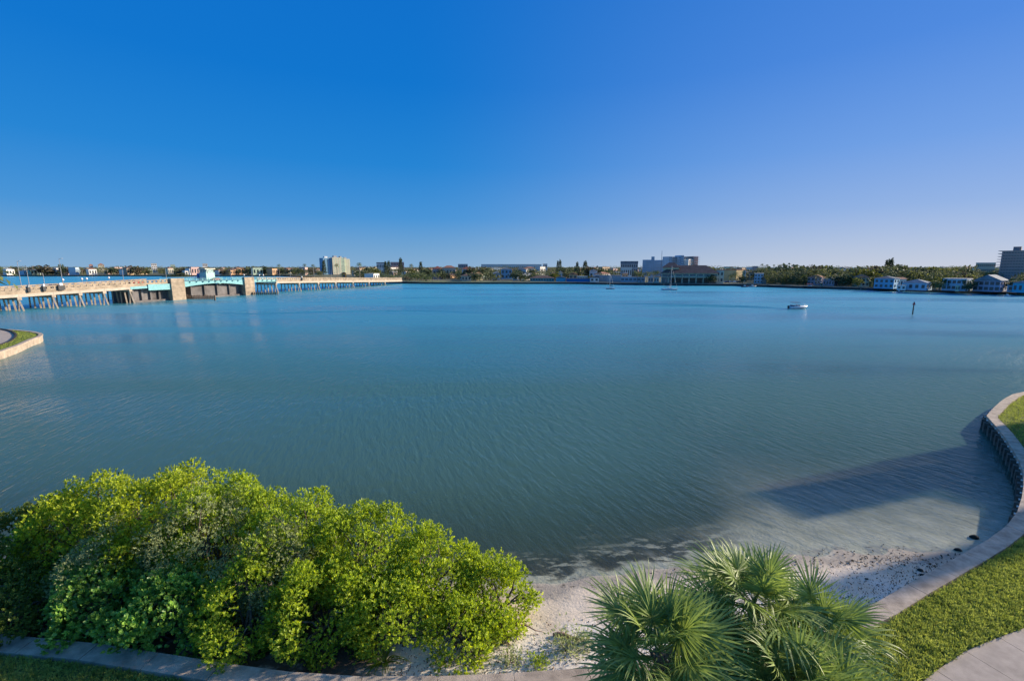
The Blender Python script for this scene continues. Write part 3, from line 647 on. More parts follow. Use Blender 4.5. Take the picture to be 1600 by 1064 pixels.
SHADE_AZ = 72
WING = [(62, 84, 10.4, 21.5, 10.0, 'wing'), (62.5, 70, 10.6, 13.1, 17.2, 'stair_tower'), (62.5, 74, 17.4, 21.3, 14.2, 'stair_tower')]

# ================================================================== THE BRIDGE
BA = np.array([-158.0, 143.5]); BD = unit(np.array([60.2, 206.0])); BN = np.array([BD[1], -BD[0]])   # along, and towards the camera side
def bp_(u, v): return BA + BD * u + BN * v
def bu(px):                      # distance along the near edge seen at photo column px
    k = (px - 800) / FP
    lo, hi = -60., 260.
    for _ in range(50):
        m_ = (lo + hi) / 2; q = bp_(m_, 0); c = q[0] / (q[1] * CP + (H - 6) * SP * 1.0)
        if c < k: lo = m_
        else: hi = m_
    return lo
BANG = math.atan2(BD[1], BD[0])
TAN = mat('bridge_concrete', (.40, .315, .225), .9, .2, .5, bump=.3); BEAM = mat('pale_beam', (.50, .43, .34), .85, .08, .6)
AQUA = mat('aqua_steel', (.17, .43, .45), .55, .1, .8, spec=.5); DARKC = mat('pit_wall', (.17, .155, .15), .9, .25, .2); ROADM = mat('road', (.20, .19, .175), .9, .15, .4)
W_ = 13.0
def top_z(u): return float(np.interp(u, [-60, 0, 53, 90, 107, 160, 215, 240], [6.6, 7.5, 9.0, 8.9, 8.4, 7.2, 5.7, 5.2]))
bridge = empty('bascule_bridge', (0, 0, 0), 0, 'long low concrete bridge with an aqua steel drawbridge section crossing the left of the bay', 'bridge')
def bbox(mb, u0, u1, v0, v1, z0a, z1a, z0b=None, z1b=None):
    z0b = z0a if z0b is None else z0b; z1b = z1a if z1b is None else z1b
    P = [bp_(u0, v0), bp_(u1, v0), bp_(u1, v1), bp_(u0, v1)]
    mb.add([(*P[0], z0a), (*P[1], z0b), (*P[2], z0b), (*P[3], z0a), (*P[0], z1a), (*P[1], z1b), (*P[2], z1b), (*P[3], z1a)],
           [(3, 2, 1, 0)[::-1], (4, 5, 6, 7)[::-1], (0, 1, 5, 4)[::-1], (1, 2, 6, 5)[::-1], (2, 3, 7, 6)[::-1], (3, 0, 4, 7)[::-1]]); return mb
U = {p: bu(p) for p in (-60, 28, 55, 82, 124, 162, 203, 265, 286, 380, 395, 431, 467, 497, 524, 551, 576, 601, 622)}
bents = [-30, -12] + [U[p] for p in (28, 82, 124, 162, 203)]
bentsR = [U[p] for p in (431, 467, 497, 524, 551, 576, 601)]
def span(u0, u1, girder=None):
    a_, b_ = top_z(u0), top_z(u1)
    bbox(MB(), u0, u1 - .06, -W_, 0, a_ - 2.5, a_ - 1.5, b_ - 2.5, b_ - 1.5).obj('road_slab', ROADM, bridge)
    bbox(MB(), u0, u1 - .06, -.5, .25, a_ - 3.15, a_ - 2.2, b_ - 3.15, b_ - 2.2).obj('edge_beam', girder or BEAM, bridge)
    bbox(MB(), u0, u1 - .06, -W_ - .25, -W_ + .5, a_ - 3.15, a_ - 2.2, b_ - 3.15, b_ - 2.2).obj('edge_beam', girder or BEAM, bridge)
    for v in (0.05, -W_ - .05 + .3):
        mb = MB(); bbox(mb, u0, u1, v - .3, v, a_ - 2.2, a_ - 1.0, b_ - 2.2, b_ - 1.0); bbox(mb, u0, u1, v - .32, v + .03, a_ - .38, a_, b_ - .38, b_)
        n = max(2, int((u1 - u0) / 1.6))
        for i in range(n):
            u = u0 + (u1 - u0) * (i + .5) / n; z = a_ + (b_ - a_) * (i + .5) / n; bbox(mb, u - .45, u + .45, v - .28, v - .02, z - 1.02, z - .36)
        mb.obj('parapet', TAN, bridge)
ends = [-48] + bents; 
for i in range(len(ends) - 1): span(ends[i], ends[i + 1])
span(bentsR[0], bentsR[1])
for i in range(1, len(bentsR) - 1): span(bentsR[i], bentsR[i + 1])
span(bentsR[-1], U[622] + 6)
PILEM = mat('pile_concrete', (.46, .38, .29), .9, .18, .6, col2=(.28, .23, .18)); PD = mat('pile_foot', (.06, .055, .045), .9)
def bent(u, thin=1.0):
    z = top_z(u) - 3.15
    bbox(MB(), u - .55, u + .55, -W_ - .3, .3, z - .9, z).obj('pile_cap', PILEM, bridge)
    vs = list(np.linspace(-W_ + .6, -.9, 6)); 
    for j, v in enumerate(vs + [-.3]):
        top = bp_(u, v); foot = bp_(u + (0.0 if j % 2 else .5), v + (1.5 if j == 6 else (-1.2 if j == 0 else 0)))
        MB().tube([(*foot, -1.5), (*top, z - .8)], .32 * thin, 4).obj('pile', PILEM, bridge)
for u in bents + bentsR: bent(u)
# bascule piers: tall tan end walls, dark machinery pits between
def pier(ua, ub, zt, pit0, pit1):
    mb = bbox(MB(), ua, ub, -.5, 1.1, -1.5, zt); bbox(mb, ua + .2, ub - .2, -W_ - 1, -.5, -1.5, zt - 2.4); mb.obj('pier', TAN, bridge)
    mb = MB(); 
    for k in range(4): z = 1.6 + k * 1.9; bbox(mb, ua - .02, ub + .02, 1.1, 1.14, z, z + .06)
    mb.obj('pier_joint', DARKC, bridge)
    mb = bbox(MB(), pit0, pit1, -W_, -2.4, -1.5, zt - 3.4); n = 4
    for k in range(n + 1): u = pit0 + (pit1 - pit0) * k / n; bbox(mb, u - .35, u + .35, -2.4, -1.6, -1.5, zt - 3.4)
    bbox(mb, pit0, pit1, -2.4, -1.2, -1.5, .7); mb.obj('machinery_pit', DARKC, bridge)
z1 = top_z(U[286]); z2 = top_z(U[395])
pier(U[265], U[286], z1 + .15, U[203] + 2, U[265]); pier(U[380], U[395], z2 + .1, U[380] - 26, U[380])
# steel spans: approach side, bascule leaves, far approach
def steel(u0, u1, hang):
    a_, b_ = top_z(u0), top_z(u1)
    bbox(MB(), u0, u1, -W_, 0, a_ - 2.0, a_ - 1.4, b_ - 2.0, b_ - 1.4).obj('road_slab', ROADM, bridge)
    for v in (0.1, -W_ - .1):
        mb = MB(); n = max(2, int((u1 - u0) / 2.6))
        for i in range(n):
            t0, t1 = i / n, (i + 1) / n; f_ = lambda t: hang[0] + (hang[1] - hang[0]) * t - hang[2] * math.sin(PI * t)
            ua, ub = u0 + (u1 - u0) * t0, u0 + (u1 - u0) * t1; za, zb = a_ + (b_ - a_) * t0, a_ + (b_ - a_) * t1
            bbox(mb, ua, ub, v - .15, v + .15, za - 1.3 - f_(t0), za - 1.3, zb - 1.3 - f_(t1), zb - 1.3)
        mb.obj('girder', AQUA, bridge)
        mb = MB()
        for zz in (-.08, -.5, -.9): bbox(mb, u0, u1, v - .1, v + .1, a_ + zz - .09, a_ + zz, b_ + zz - .09, b_ + zz)
        for i in range(n + 1):
            t = i / n; u = u0 + (u1 - u0) * t; z = a_ + (b_ - a_) * t; bbox(mb, u - .12, u + .12, v - .12, v + .12, z - 1.4, z)
            if v > 0: bbox(mb, u - .2, u + .2, v, v + .8, z - 1.75, z - 1.3, z - 1.75, z - 1.3)
        mb.obj('railing', AQUA, bridge)
steel(U[286], (U[286] + U[380]) / 2, (2.4, 1.1, .2)); steel((U[286] + U[380]) / 2, U[380], (1.1, 2.4, .2)); steel(U[395], U[431], (1.2, 1.0, 0))
a_, b_ = top_z(U[203]), top_z(U[265])
span(U[203], U[265], AQUA)
bbox(MB(), U[265] - 9, U[265], .3, .55, b_ - 4.3, b_ - 1.9).obj('girder', AQUA, bridge)
# control house
ch = at(325, 444, float(bp_(bu(325) + 8, -W_ - 2)[1])); cx, cy = ch[0], ch[1]; s_ = cy / FP; zt = top_z(60) + .8
house_c = [(cx, cy)]
cr = MB(); cr.box((cx, cy, zt - 1.5), (14 * s_, 4.5, 6.2), BANG - PI / 2); cr.obj('control_house', mat('aqua_wall', (.42, .66, .60), .7), bridge)
cu = MB(); cu.box((cx, cy, zt + 2.1), (11.5 * s_, 4, 1.9), BANG - PI / 2); cu.obj('control_cabin', mat('cabin_glass', (.28, .40, .38), .25, spec=.7), bridge)
for k in (-1, -.33, .33, 1): MB().box((cx + k * 5.6 * s_, cy - 2.1, zt + 2.1), (.25, .2, 1.9)).obj('cabin_post', mat('cream_trim', (.72, .68, .56), .7), bridge)
MB().box((cx, cy, zt + 3.25), (14.5 * s_, 5.4, .4), BANG - PI / 2).obj('cabin_roof', mat('cream_trim', (.72, .68, .56)), bridge)
MB().box((cx, cy, zt + 4.4), (.1, .1, 2.2)).obj('antenna', mat('mast_grey', (.4, .4, .4)), bridge)
MB().box((cx - 9.5 * s_, cy, zt - .2), (5 * s_, 3, 2.8), BANG - PI / 2).obj('blue_tank', mat('deep_blue', (.02, .13, .33), .5), bridge)
MB().box((cx - 3 * s_, cy - 2.4, zt - 1.6), (4 * s_, .25, 2.2)).obj('sign_board', mat('white_paint', (.8, .8, .78), .6), bridge)
# timber fenders in the channel
TIM = mat('timber_pile', (.17, .12, .085), .9, .3, 1)
def fender(label, pa, pb, z, n, D0=None):
    root = empty('channel_fender', (0, 0, 0), 0, label, 'fender'); A = np.array(gp(*pa)); B = np.array(gp(*pb))
    for i in range(n):
        p = A + (B - A) * i / (n - 1); MB().tube([(p[0], p[1], -1), (p[0], p[1], z + random.uniform(-.15, .25))], .19, 6).obj('timber_pile', TIM, root)
    for zz in (.5, 1.2): d = unit(B - A); mb = MB(); mb.tube([(*(A + [.1, -.25]), zz), (*(B + [.1, -.25]), zz)], .14, 4); mb.obj('waling', TIM, root)
fender('low timber fender in the open channel right of the near tan pier', (288, 467), (335, 468), 1.75, 20)
fender('row of stubby timber fender piles below the far tan pier', (371, 461), (434, 460.5), 1.3, 22)
MB_ = MB().box((0, 0, 0), (.5, .5, 2.6)); p = gp(336, 469.5); o = MB_.obj('dolphin_post', TIM); o.location = (p[0], p[1], .9); tag(o, 'thick timber post closing the end of the low channel fender', 'post')

# lamp posts, lights, cabinets standing on the bridge
GALV = mat('galvanised', (.30, .31, .32), .6, .08, 2); LAMPW = mat('lamp_white', (.85, .85, .83), .4)
def bridge_lamp(label, px, py_top, far):
    u = bu(px); 
    if far: u += 3.6
    x, y = bp_(u, -W_ + .15 if far else -.15); z0 = top_z(u) - .02; 
    # column seen at this photo column
    for _ in range(20):
        qx = 800 + FP * x / (y * CP + (H - z0) * SP); u += (px - qx) * .12 * (y / 150); x, y = bp_(u, -W_ + .15 if far else -.15); z0 = top_z(u)
    zt = at(px, py_top, y)[2]; root = empty('street_lamp', (x, y, z0), 0, label, 'street lamp', 'lamp posts along the bridge')
    h = zt - z0; MB().tube([(0, 0, 0), (0, 0, h)], [.11, .06], 6).obj('pole', GALV, root)
    sg = -1 if not far else 1; d = -BN * sg * -1
    arm = (-BN[0] * 1.6, -BN[1] * 1.6) if not far else (BN[0] * 1.6, BN[1] * 1.6)
    MB().tube([(0, 0, h - .3), (arm[0] * .6, arm[1] * .6, h), (arm[0], arm[1], h + .05)], .05, 5).obj('arm', GALV, root)
    MB().box((arm[0], arm[1], h), (.55, .22, .12), BANG).obj('lamp_head', GALV, root)
for a_ in (('tall grey lamp post leaning left, far parapet, first at the left end', 33, 408, True), ('grey post on near parapet, second from the left end', 46, 417, False), ('shortest thick grey post on near parapet at the left', 70, 427, False),
           ('tallest lamp post on the left stretch, beside the white globe', 98, 404, True), ('thin lamp post on the left part of the far parapet before the steel span', 193, 417, True), ('thin lamp post at the start of the aqua railing', 260, 420, True),
           ('thin lamp post just right of the control house', 361, 421, True), ('lamp post left of the pair of small palms behind the bridge', 394, 419, True),
           ('lamp post above the second right hand bent', 454, 421, True), ('lamp post in front of the small palms right of the far pier', 491, 417, True), ('lamp post below the tall condominium block', 518, 421, True)): bridge_lamp(*a_)
def on_bridge(px, off): 
    u = bu(px); x, y = bp_(u, off)
    for _ in range(20):
        z = top_z(u); qx = 800 + FP * x / (y * CP + (H - z) * SP); u += (px - qx) * .12 * (y / 150); x, y = bp_(u, off)
    return x, y, top_z(u)
for l_, px in (('white globe light beside the tallest left lamp post', 99), ('left one of the close pair of white globe lights', 128.5), ('right one of the close pair of white globe lights', 136), ('single white globe light right of the close pair', 170.5),
               ('white globe light past the far tan pier', 381.5), ('left white globe of the pair above the far steel span', 405.5), ('right white globe of the pair above the far steel span', 411.5)):
    x, y, z = on_bridge(px, -W_ + .15); root = empty('globe_light', (x, y, z), 0, l_, 'lamp', 'white globe lights on the bridge parapet')
    MB().tube([(0, 0, 0), (0, 0, 1.0)], .06, 5).obj('post', GALV, root)
    mb = MB(); mb.tube([(0, 0, .82), (0, 0, .95), (0, 0, 1.2), (0, 0, 1.45), (0, 0, 1.6)], [.12, .3, .4, .3, .1], 10); mb.obj('globe', LAMPW, root, True)
for l_, px, w_ in (('dark barrier machine cabinet bulging from the near parapet', 95, 1.9), ('small dark cabinet at the foot of the second left post', 44, .7), ('small dark cabinet at foot of the thick short post', 68, .8), ('white topped dark cabinet on the near parapet right of the far steel span', 471.5, .9)):
    x, y, z = on_bridge(px, .35); root = empty('roadside_cabinet', (x, y, z), BANG, l_, 'cabinet')
    MB().box((0, 0, -.9), (w_, .7, 1.5)).box((0, -.1, -1.7), (w_ * .6, .4, .3)).obj('body', mat('cabinet_dark', (.06, .06, .06), .6), root); MB().box((0, 0, .25), (w_ * .45, .5, .8)).obj('top_unit', LAMPW if w_ != .7 else GALV, root)

# ---- vehicles
def car(label, x, y, z, rz, colr, kind='car'):
    root = empty('parked_car' if kind == 'car' else 'delivery_van', (x, y, z), rz, label, 'car' if kind == 'car' else 'van'); m = mat('paint_' + str(colr), colr, .3, .02, 1, spec=.6); G = mat('car_glass', (.02, .025, .03), .1, spec=.8)
    pr = [(-2.2, .35), (-2.25, .8), (-1.9, .95), (-1.3, 1.0), (-.7, 1.42), (.7, 1.45), (1.3, 1.0), (2.1, .85), (2.25, .5), (2.2, .35)] if kind == 'car' else [(-2.5, .4), (-2.5, 2.0), (1.2, 2.05), (1.8, 1.2), (2.4, 1.05), (2.45, .4)]
    n = len(pr); V = [(a_, -.88, b_) for a_, b_ in pr] + [(a_, .88, b_) for a_, b_ in pr]
    MB().add(V, [tuple(range(n)), tuple(range(2 * n - 1, n - 1, -1))] + [((i + 1) % n, i, n + i, n + (i + 1) % n) for i in range(n)]).obj('body', m, root)
    for s_ in (-1, 1): MB().add([(-1.0, s_ * .89, 1.0), (1.1, s_ * .89, 1.0), (.65, s_ * .89, 1.36), (-.65, s_ * .89, 1.36)], [(0, 1, 2, 3)]).obj('side_window', G, root)
    for wx_ in (-1.4, 1.4):
        for wy_ in (-.86, .86): MB().tube([(wx_, wy_ - .1, .33), (wx_, wy_ + .1, .33)], .33, 12).obj('wheel', mat('tyre', (.02, .02, .02), .9), root)
x, y, z = on_bridge(212, -4.5); car('red car crossing the bridge just before the steel span', x, y, z - 1.5, BANG, (.42, .05, .035))
x, y, z = on_bridge(83, -7.5); car('dark low car on the left stretch of the bridge', x, y, z - 1.5, BANG, (.05, .05, .055))
x, y, z = on_bridge(337, -6); car('dull red car beside the control house on the bridge', x, y, z - 1.5, BANG, (.35, .10, .07))

# ================================================================== BUILDINGS OF THE FAR SHORE
GLASS = mat('window_glass', (.035, .05, .065), .15, spec=.7); GLASSB = mat('window_blue', (.08, .14, .2), .2, spec=.7)
def cm(name, c, **k): return mat('wall_' + name, c, .85, .07, .15, **k)
WALLS = {'white': cm('white', (.80, .77, .71)), 'cream': cm('cream', (.62, .56, .42)), 'tan': cm('tan', (.48, .36, .24)), 'peach': cm('peach', (.62, .38, .22)), 'orange': cm('orange', (.65, .32, .07)), 'blue': cm('blue', (.22, .42, .58)),
         'teal': cm('teal', (.20, .46, .46)), 'grey': cm('grey', (.40, .41, .42)), 'dgrey': cm('dgrey', (.22, .22, .22)), 'pink': cm('pink', (.62, .42, .38)), 'yellow': cm('yellow', (.66, .50, .25)), 'mint': cm('mint', (.48, .60, .45)),
         'palegreen': cm('palegreen', (.52, .56, .46)), 'lav': cm('lav', (.40, .39, .48)), 'aquab': cm('aquab', (.10, .45, .62)), 'deepblue': cm('deepblue', (.03, .18, .45)), 'ltblue': cm('ltblue', (.45, .58, .68))}
ROOFS = {k: mat('roof_' + k, c, .85, .2, .4, bump=.3) for k, c in {'brown': (.13, .085, .075), 'red': (.26, .09, .06), 'grey': (.25, .25, .26), 'blue': (.10, .14, .19), 'white': (.62, .62, .60), 'terra': (.36, .17, .11), 'dark': (.07, .065, .065), 'slate': (.20, .24, .28)}.items()}
def frame_of(px0, px1, D, g=1.5):
    """centre, width and yaw of a facade square to the line of sight"""
    a_ = at(px0, 430, D); b_ = at(px1, 430, D); xm = (a_[0] + b_[0]) / 2; az = math.atan2(xm, D); dist = math.hypot(xm, D)
    wd = abs(b_[0] - a_[0]) * math.cos(az); return xm, D, wd, -az
def window_grid(root, wd, z0, z1, rows, cols, yf, m=GLASS, fw=.55, fh=.5, individual=False, x0=None, name='window'):
    x0 = -wd / 2 if x0 is None else x0; cw = wd / cols; ch_ = (z1 - z0) / rows; one = None; all_ = MB()
    for r_ in range(rows):
        for c in range(cols):
            cx_, cz = x0 + cw * (c + .5), z0 + ch_ * (r_ + .5)
            if individual:
                if one is None: q = MB(); q.box((0, 0, 0), (cw * fw, .12, ch_ * fh)); one = q.mesh(name, m)
                inst(name, one, root, (cx_, yf - .03, cz))
            else: all_.box((cx_, yf - .03, cz), (cw * fw, .12, ch_ * fh))
    if not individual: tag(all_.obj(name, m, root), kind='stuff')
def building(name, label, cat, px0, px1, py, D, dep=10, wall='white', roof=('flat', 'white', .5), win=(1, 3), yaw=0, z0=1.5, ind=None, group=None, wm=GLASS, fw=.5, fh=.5):
    x, y, wd, rz = frame_of(px0, px1, D); zt = at((px0 + px1) / 2, py, D)[2]; rt, rc, rh = roof; eav = zt - rh if rt != 'flat' else zt
    az = rz; root = empty(name, (x + math.sin(-az) * dep / 2, y + math.cos(az) * dep / 2, z0), rz + R(yaw), label, cat, group); h = max(1.5, eav - z0)
    MB().box((0, 0, h / 2), (wd, dep, h)).obj('wall', WALLS[wall], root)
    ov = .5
    if rt == 'flat':
        MB().box((0, 0, h + rh / 2 - .1), (wd + .4, dep + .4, rh)).obj('roof', ROOFS[rc], root)
    else:
        X, Y = wd / 2 + ov, dep / 2 + ov; V = [(-X, -Y, h), (X, -Y, h), (X, Y, h), (-X, Y, h)]; k = min(X, Y) * .95
        if rt == 'hip': V += [(-X + k, 0, h + rh), (X - k, 0, h + rh)] if X >= Y else [(0, -Y + k, h + rh), (0, Y - k, h + rh)]
        elif rt == 'gable': V += [(-X, 0, h + rh), (X, 0, h + rh)]
        else: V += [(0, -Y, h + rh), (0, Y, h + rh)]           # front gable
        if (rt == 'hip' and X < Y) or rt == 'front': F_ = [(0, 1, 4), (1, 2, 5, 4), (2, 3, 5), (3, 0, 4, 5), (3, 2, 1, 0)]
        else: F_ = [(0, 1, 5, 4), (1, 2, 5), (2, 3, 4, 5), (3, 0, 4), (3, 2, 1, 0)]
        MB().add(V, F_).obj('roof', ROOFS[rc], root)
    rws, cls = win
    if rws: window_grid(root, wd, .3, h - .1, rws, cls, -dep / 2, wm, fw, fh, individual=bool(ind))
    if rws and dep > 5: 
        q = MB(); n = max(1, int(dep / 4))
        for r_ in range(rws):
            for c in range(n): q.box((wd / 2 + .02, -dep / 2 + dep * (c + .5) / n, .3 + (h - .4) * (r_ + .5) / rws), (.12, dep / n * .45, (h - .4) / rws * .5))
        tag(q.obj('side_window', wm, root), kind='stuff')
    return root, wd, h
# -- condominium with three stepped towers
x, y, wd, rz = frame_of(505, 551, 760); root = empty('condominium', (x, y, 1.5), rz + R(20), 'pale green and cream stepped condominium towers left of centre on the skyline', 'apartment building')
zt = lambda py, D=760: at(528, py, D)[2] - 1.5
for (p0, p1, py, wc, dy) in ((505, 519, 403.5, 'blue', 0), (519, 533.5, 402.5, 'cream', -3), (533.5, 541, 403, 'mint', 1), (541, 551.5, 404.5, 'cream', 4)):  # blue tower colour stands in for the shaded left faces
    a0 = (p0 - 528) / 46.5 * wd; a1 = (p1 - 528) / 46.5 * wd; h = zt(py)
    MB().box(((a0 + a1) / 2, dy + 9, h / 2), (a1 - a0 - .3, 18, h)).obj('tower', WALLS[wc], root)
    window_grid(root, (a1 - a0) * .9, 2, h - 1, 11, 3, dy, GLASSB if wc != 'cream' else WALLS['mint'], .5, .6, x0=a0 + (a1 - a0) * .05)
    MB().box(((a0 + a1) / 2, dy + 9, h + 1.4), ((a1 - a0) * .35, 7, 2.8)).obj('roof_house', WALLS['grey'] if wc != 'blue' else WALLS['white'], root)
# -- grey-blue stepped block with centre tower, and the hotel beside it
x, y, wd, rz = frame_of(1003, 1037, 620); root = empty('condominium', (x, y, 1.5), rz, 'blue-grey block with a raised centre tower left of the hotel', 'apartment building')
for p0, p1, py in ((1003, 1016.5, 406), (1016.5, 1021.5, 401), (1021.5, 1034, 406.5)):
    a0 = (p0 - 1020) / 34 * wd; a1 = (p1 - 1020) / 34 * wd; h = at(1020, py, 620)[2] - 1.5
    MB().box(((a0 + a1) / 2, 7, h / 2), (a1 - a0, 14 + (p1 - p0 < 6) * 1, h)).obj('tower', WALLS['ltblue'], root); window_grid(root, (a1 - a0) * .94, 1, h - 1, 9, max(2, int((p1 - p0) / 2)), -.55 if p1 - p0 < 6 else 0, WALLS['grey'], .55, .5, x0=a0 + (a1 - a0) * .03)
a0 = (1034 - 1020) / 34 * wd; MB().box((a0 + 1.2, 5, (at(1035, 406, 620)[2] - 1.5) / 2), (3.2, 10, at(1035, 406, 620)[2] - 1.5)).obj('stair_tower', WALLS['white'], root)
x, y, wd, rz = frame_of(1041, 1095, 560); root = empty('hotel', (x, y, 1.5), rz + R(34), 'large hotel with white and beige striped front behind the brown roofed hall', 'hotel')
hz = lambda py: at(1068, py, 560)[2] - 1.5
def part_px(p0, p1, py, wc, dy, dp_=14, nm='tower', base=0):
    a0 = (p0 - 1068) / 54 * wd; a1 = (p1 - 1068) / 54 * wd; h = hz(py); MB().box(((a0 + a1) / 2, dy + dp_ / 2, (h + base) / 2), (a1 - a0, dp_, h - base)).obj(nm, WALLS[wc], root); return a0, a1, h
for p0, p1, py, wc, dy in ((1041, 1047, 401, 'ltblue', 2), (1047, 1058, 401.5, 'grey', 4), (1058, 1063, 401, 'ltblue', 2), (1063, 1067.7, 399, 'ltblue', 1)):  # pale blue and grey put the shade of the left faces into the paint
    a0, a1, h = part_px(p0, p1, py, wc, dy); window_grid(root, (a1 - a0) * .9, 1, h - .5, 9, max(1, int((p1 - p0) / 2.2)), dy, GLASSB, .55, .5, x0=a0 + (a1 - a0) * .05)
old_ = set(root.children); a0, a1, h = part_px(1067.7, 1086.5, 405, 'white', -1); ww = (a1 - a0) / 8
for k in range(1, 8, 2): MB().box((a0 + ww * (k + .55), -1.05, h / 2 - .4), (ww * .75, .25, h - 1.6)).obj('beige_bay', WALLS['tan'], root)
window_grid(root, (a1 - a0) * .9, 1, h - 1, 8, 4, -1.15, GLASS, .25, .4, x0=a0 + ww * 1.05 - ww * .45)
pv = Vector(((a0 + a1) / 2, 6, 0))
for c_ in set(root.children) - old_: c_.rotation_euler = (0, 0, R(26)); c_.location = pv - Matrix.Rotation(R(26), 3, 'Z') @ pv
part_px(1067.7, 1090, 401, 'dgrey', 3, 12, 'penthouse', hz(405.3)); a0, a1, h = part_px(1086.5, 1095, 400.5, 'pink', 1)
q = MB()
for k in range(9): q.box(((a0 + a1) / 2 + .4, .6, h * (k + .7) / 9.2), (a1 - a0 + 1.6, 2.6, .35))
tag(q.obj('balcony', WALLS['white'], root), kind='stuff'); window_grid(root, (a1 - a0) * .9, 1, h - .5, 9, 3, .98, GLASS, .6, .5, x0=a0 + .3)
p = at(1032.5, 430, 600); o = MB().tube([(0, 0, 0), (0, 0, at(1032.5, 392, 600)[2] - 1.5)], [.5, .2], 5).obj('radio_mast', GALV); o.location = (p[0], 600, 1.5); tag(o, 'thin radio mast rising between the two hotel blocks', 'mast')
# -- balcony tower at the far right
x, y, wd, rz = frame_of(1553, 1622, 420); root = empty('apartment_tower', (x, y, 1.5), rz + R(-4), 'big grey balcony apartment tower cut off by the right edge', 'apartment building'); h = at(1575, 391.5, 420)[2] - 1.5
MB().box((1.2, 9, h / 2), (wd - 2.4, 18, h)).obj('wall', WALLS['pink'], root); q = MB(); nfl = 10
for k in range(nfl + 1): q.box((0, 8.2, h * (k + .55) / (nfl + .6)), (wd, 18.4, .38))
tag(q.obj('balcony', WALLS['pink'], root), kind='stuff'); window_grid(root, wd - 4, .5, h - .6, nfl, 13, -.02, GLASS, .6, .26, x0=-wd / 2 + 3)
MB().box((-2.5, 9, h + 1.8), (5, 6, 3.6)).obj('roof_house', WALLS['dgrey'], root)
# -- waterfront hall with brown hipped roofs
D = 352; x, y, wd, rz = frame_of(1033, 1121, D); root = empty('waterfront_hall', (x, y, 1.6), rz, 'wide waterfront hall with brown hipped roofs, upper windows and open ground floor arcade', 'hall'); dep = 22
zz = lambda py: at(1077, py, D)[2] - 1.6
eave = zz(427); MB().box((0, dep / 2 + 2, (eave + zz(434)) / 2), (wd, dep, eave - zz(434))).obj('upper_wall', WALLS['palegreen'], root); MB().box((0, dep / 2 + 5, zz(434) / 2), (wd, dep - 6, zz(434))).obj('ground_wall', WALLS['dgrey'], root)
def hip(cx, cy, X, Y, z, rh, nm='roof', ridge=.4):
    V = [(cx - X, cy - Y, z), (cx + X, cy - Y, z), (cx + X, cy + Y, z), (cx - X, cy + Y, z), (cx - X * ridge, cy, z + rh), (cx + X * ridge, cy, z + rh)]; MB().add(V, [(0, 1, 5, 4), (1, 2, 5), (2, 3, 4, 5), (3, 0, 4), (3, 2, 1, 0)]).obj(nm, ROOFS['brown'], root)
hip(0, dep / 2 + 1, wd / 2 + 1.3, dep / 2 + 2.2, eave, zz(417.5) - eave + 1.4, ridge=.55); MB().box((-wd * .34, dep / 2, eave + 2.2), (wd * .3, 12, 4)).obj('lantern_wall', WALLS['cream'], root); hip(-wd * .34, dep / 2, wd * .175, 8, eave + 4.2, zz(412) - eave - 3.4, 'lantern_roof', .3)
for k in range(9): xx = -wd / 2 + wd * k / 8; MB().box((xx, 1.4, zz(434) / 2), (.7, .7, zz(434))).obj('column', WALLS['cream'], root)
MB().box((0, 1.6, zz(434) + .15), (wd + .8, 2.6, .35)).obj('terrace_edge', WALLS['cream'], root)
one = MB().box((0, 0, 0), (wd / 8 * .8, .2, 1.35)).mesh('window', GLASSB)
for k in range(8): inst('window', one, root, (-wd / 2 + wd * (k + .5) / 8, 1.92, (eave + zz(434)) / 2 + .2))
MB().box((-wd / 2 + 3.6, 1.7, eave / 2 - .4), (6.2, .5, eave - 1.2)).obj('dark_screen', WALLS['dgrey'], root)

B = building
B('annex', 'grey-green annex at the right end of the waterfront hall', 'building', 1119, 1131, 423, 350, 14, 'palegreen', ('flat', 'grey', .4), (2, 2))
B('yellow_building', 'plain yellow block catching the sun beside the waterfront hall', 'building', 1131, 1160, 422, 385, 14, 'yellow', ('flat', 'terra', .5), (0, 0), yaw=58)
for k in (1143, 1149):
    x, y, z = at(k, 433, 382)
B('side_block', 'narrow white block right of the yellow building', 'building', 1160, 1165, 422.5, 388, 8, 'white', ('flat', 'grey', .4), (2, 1))
B('white_block', 'white and pink block seen over the trees right of the yellow building', 'building', 1174.5, 1183, 416.5, 470, 10, 'pink', ('flat', 'white', .4), (0, 0))
B('blue_house', 'tall blue house with white balconies on the shore', 'house', 1179, 1193, 428, 345, 10, 'ltblue', ('flat', 'white', .5), (3, 3), fh=.45)
B('dark_boathouse', 'dark blue boathouse against the tall blue house', 'boathouse', 1191, 1198, 434, 338, 7, 'dgrey', ('flat', 'dark', .3), (0, 0))
B('long_hall', 'long grey-brown timber clad hall with a dark awning at the left end', 'building', 930, 970, 430.5, 385, 12, 'grey', ('flat', 'grey', .3), (0, 0))
B('white_shop', 'white fronted shop with dark awning left of the timber hall', 'shop', 922, 936, 434, 381, 6, 'white', ('flat', 'dark', .8), (1, 2))
B('white_villa', 'white pitched villa behind the timber hall', 'house', 921, 933, 421, 425, 9, 'white', ('front', 'white', 1.5), (1, 2))
B('marina_building', 'long pale blue marina building with a strip of dark windows', 'building', 970, 1008, 433, 380, 11, 'ltblue', ('flat', 'slate', .3), (1, 6), fw=.75, fh=.4, ind=True, wm=GLASSB)
B('peach_house', 'peach coloured house behind the pale blue marina building', 'house', 972, 981, 425.5, 405, 8, 'peach', ('hip', 'grey', 1.2), (1, 2))
B('flat_block', 'long grey block with a dark roof storey left of the palms', 'apartment building', 969, 996, 412, 560, 14, 'grey', ('flat', 'slate', 3), (3, 8))
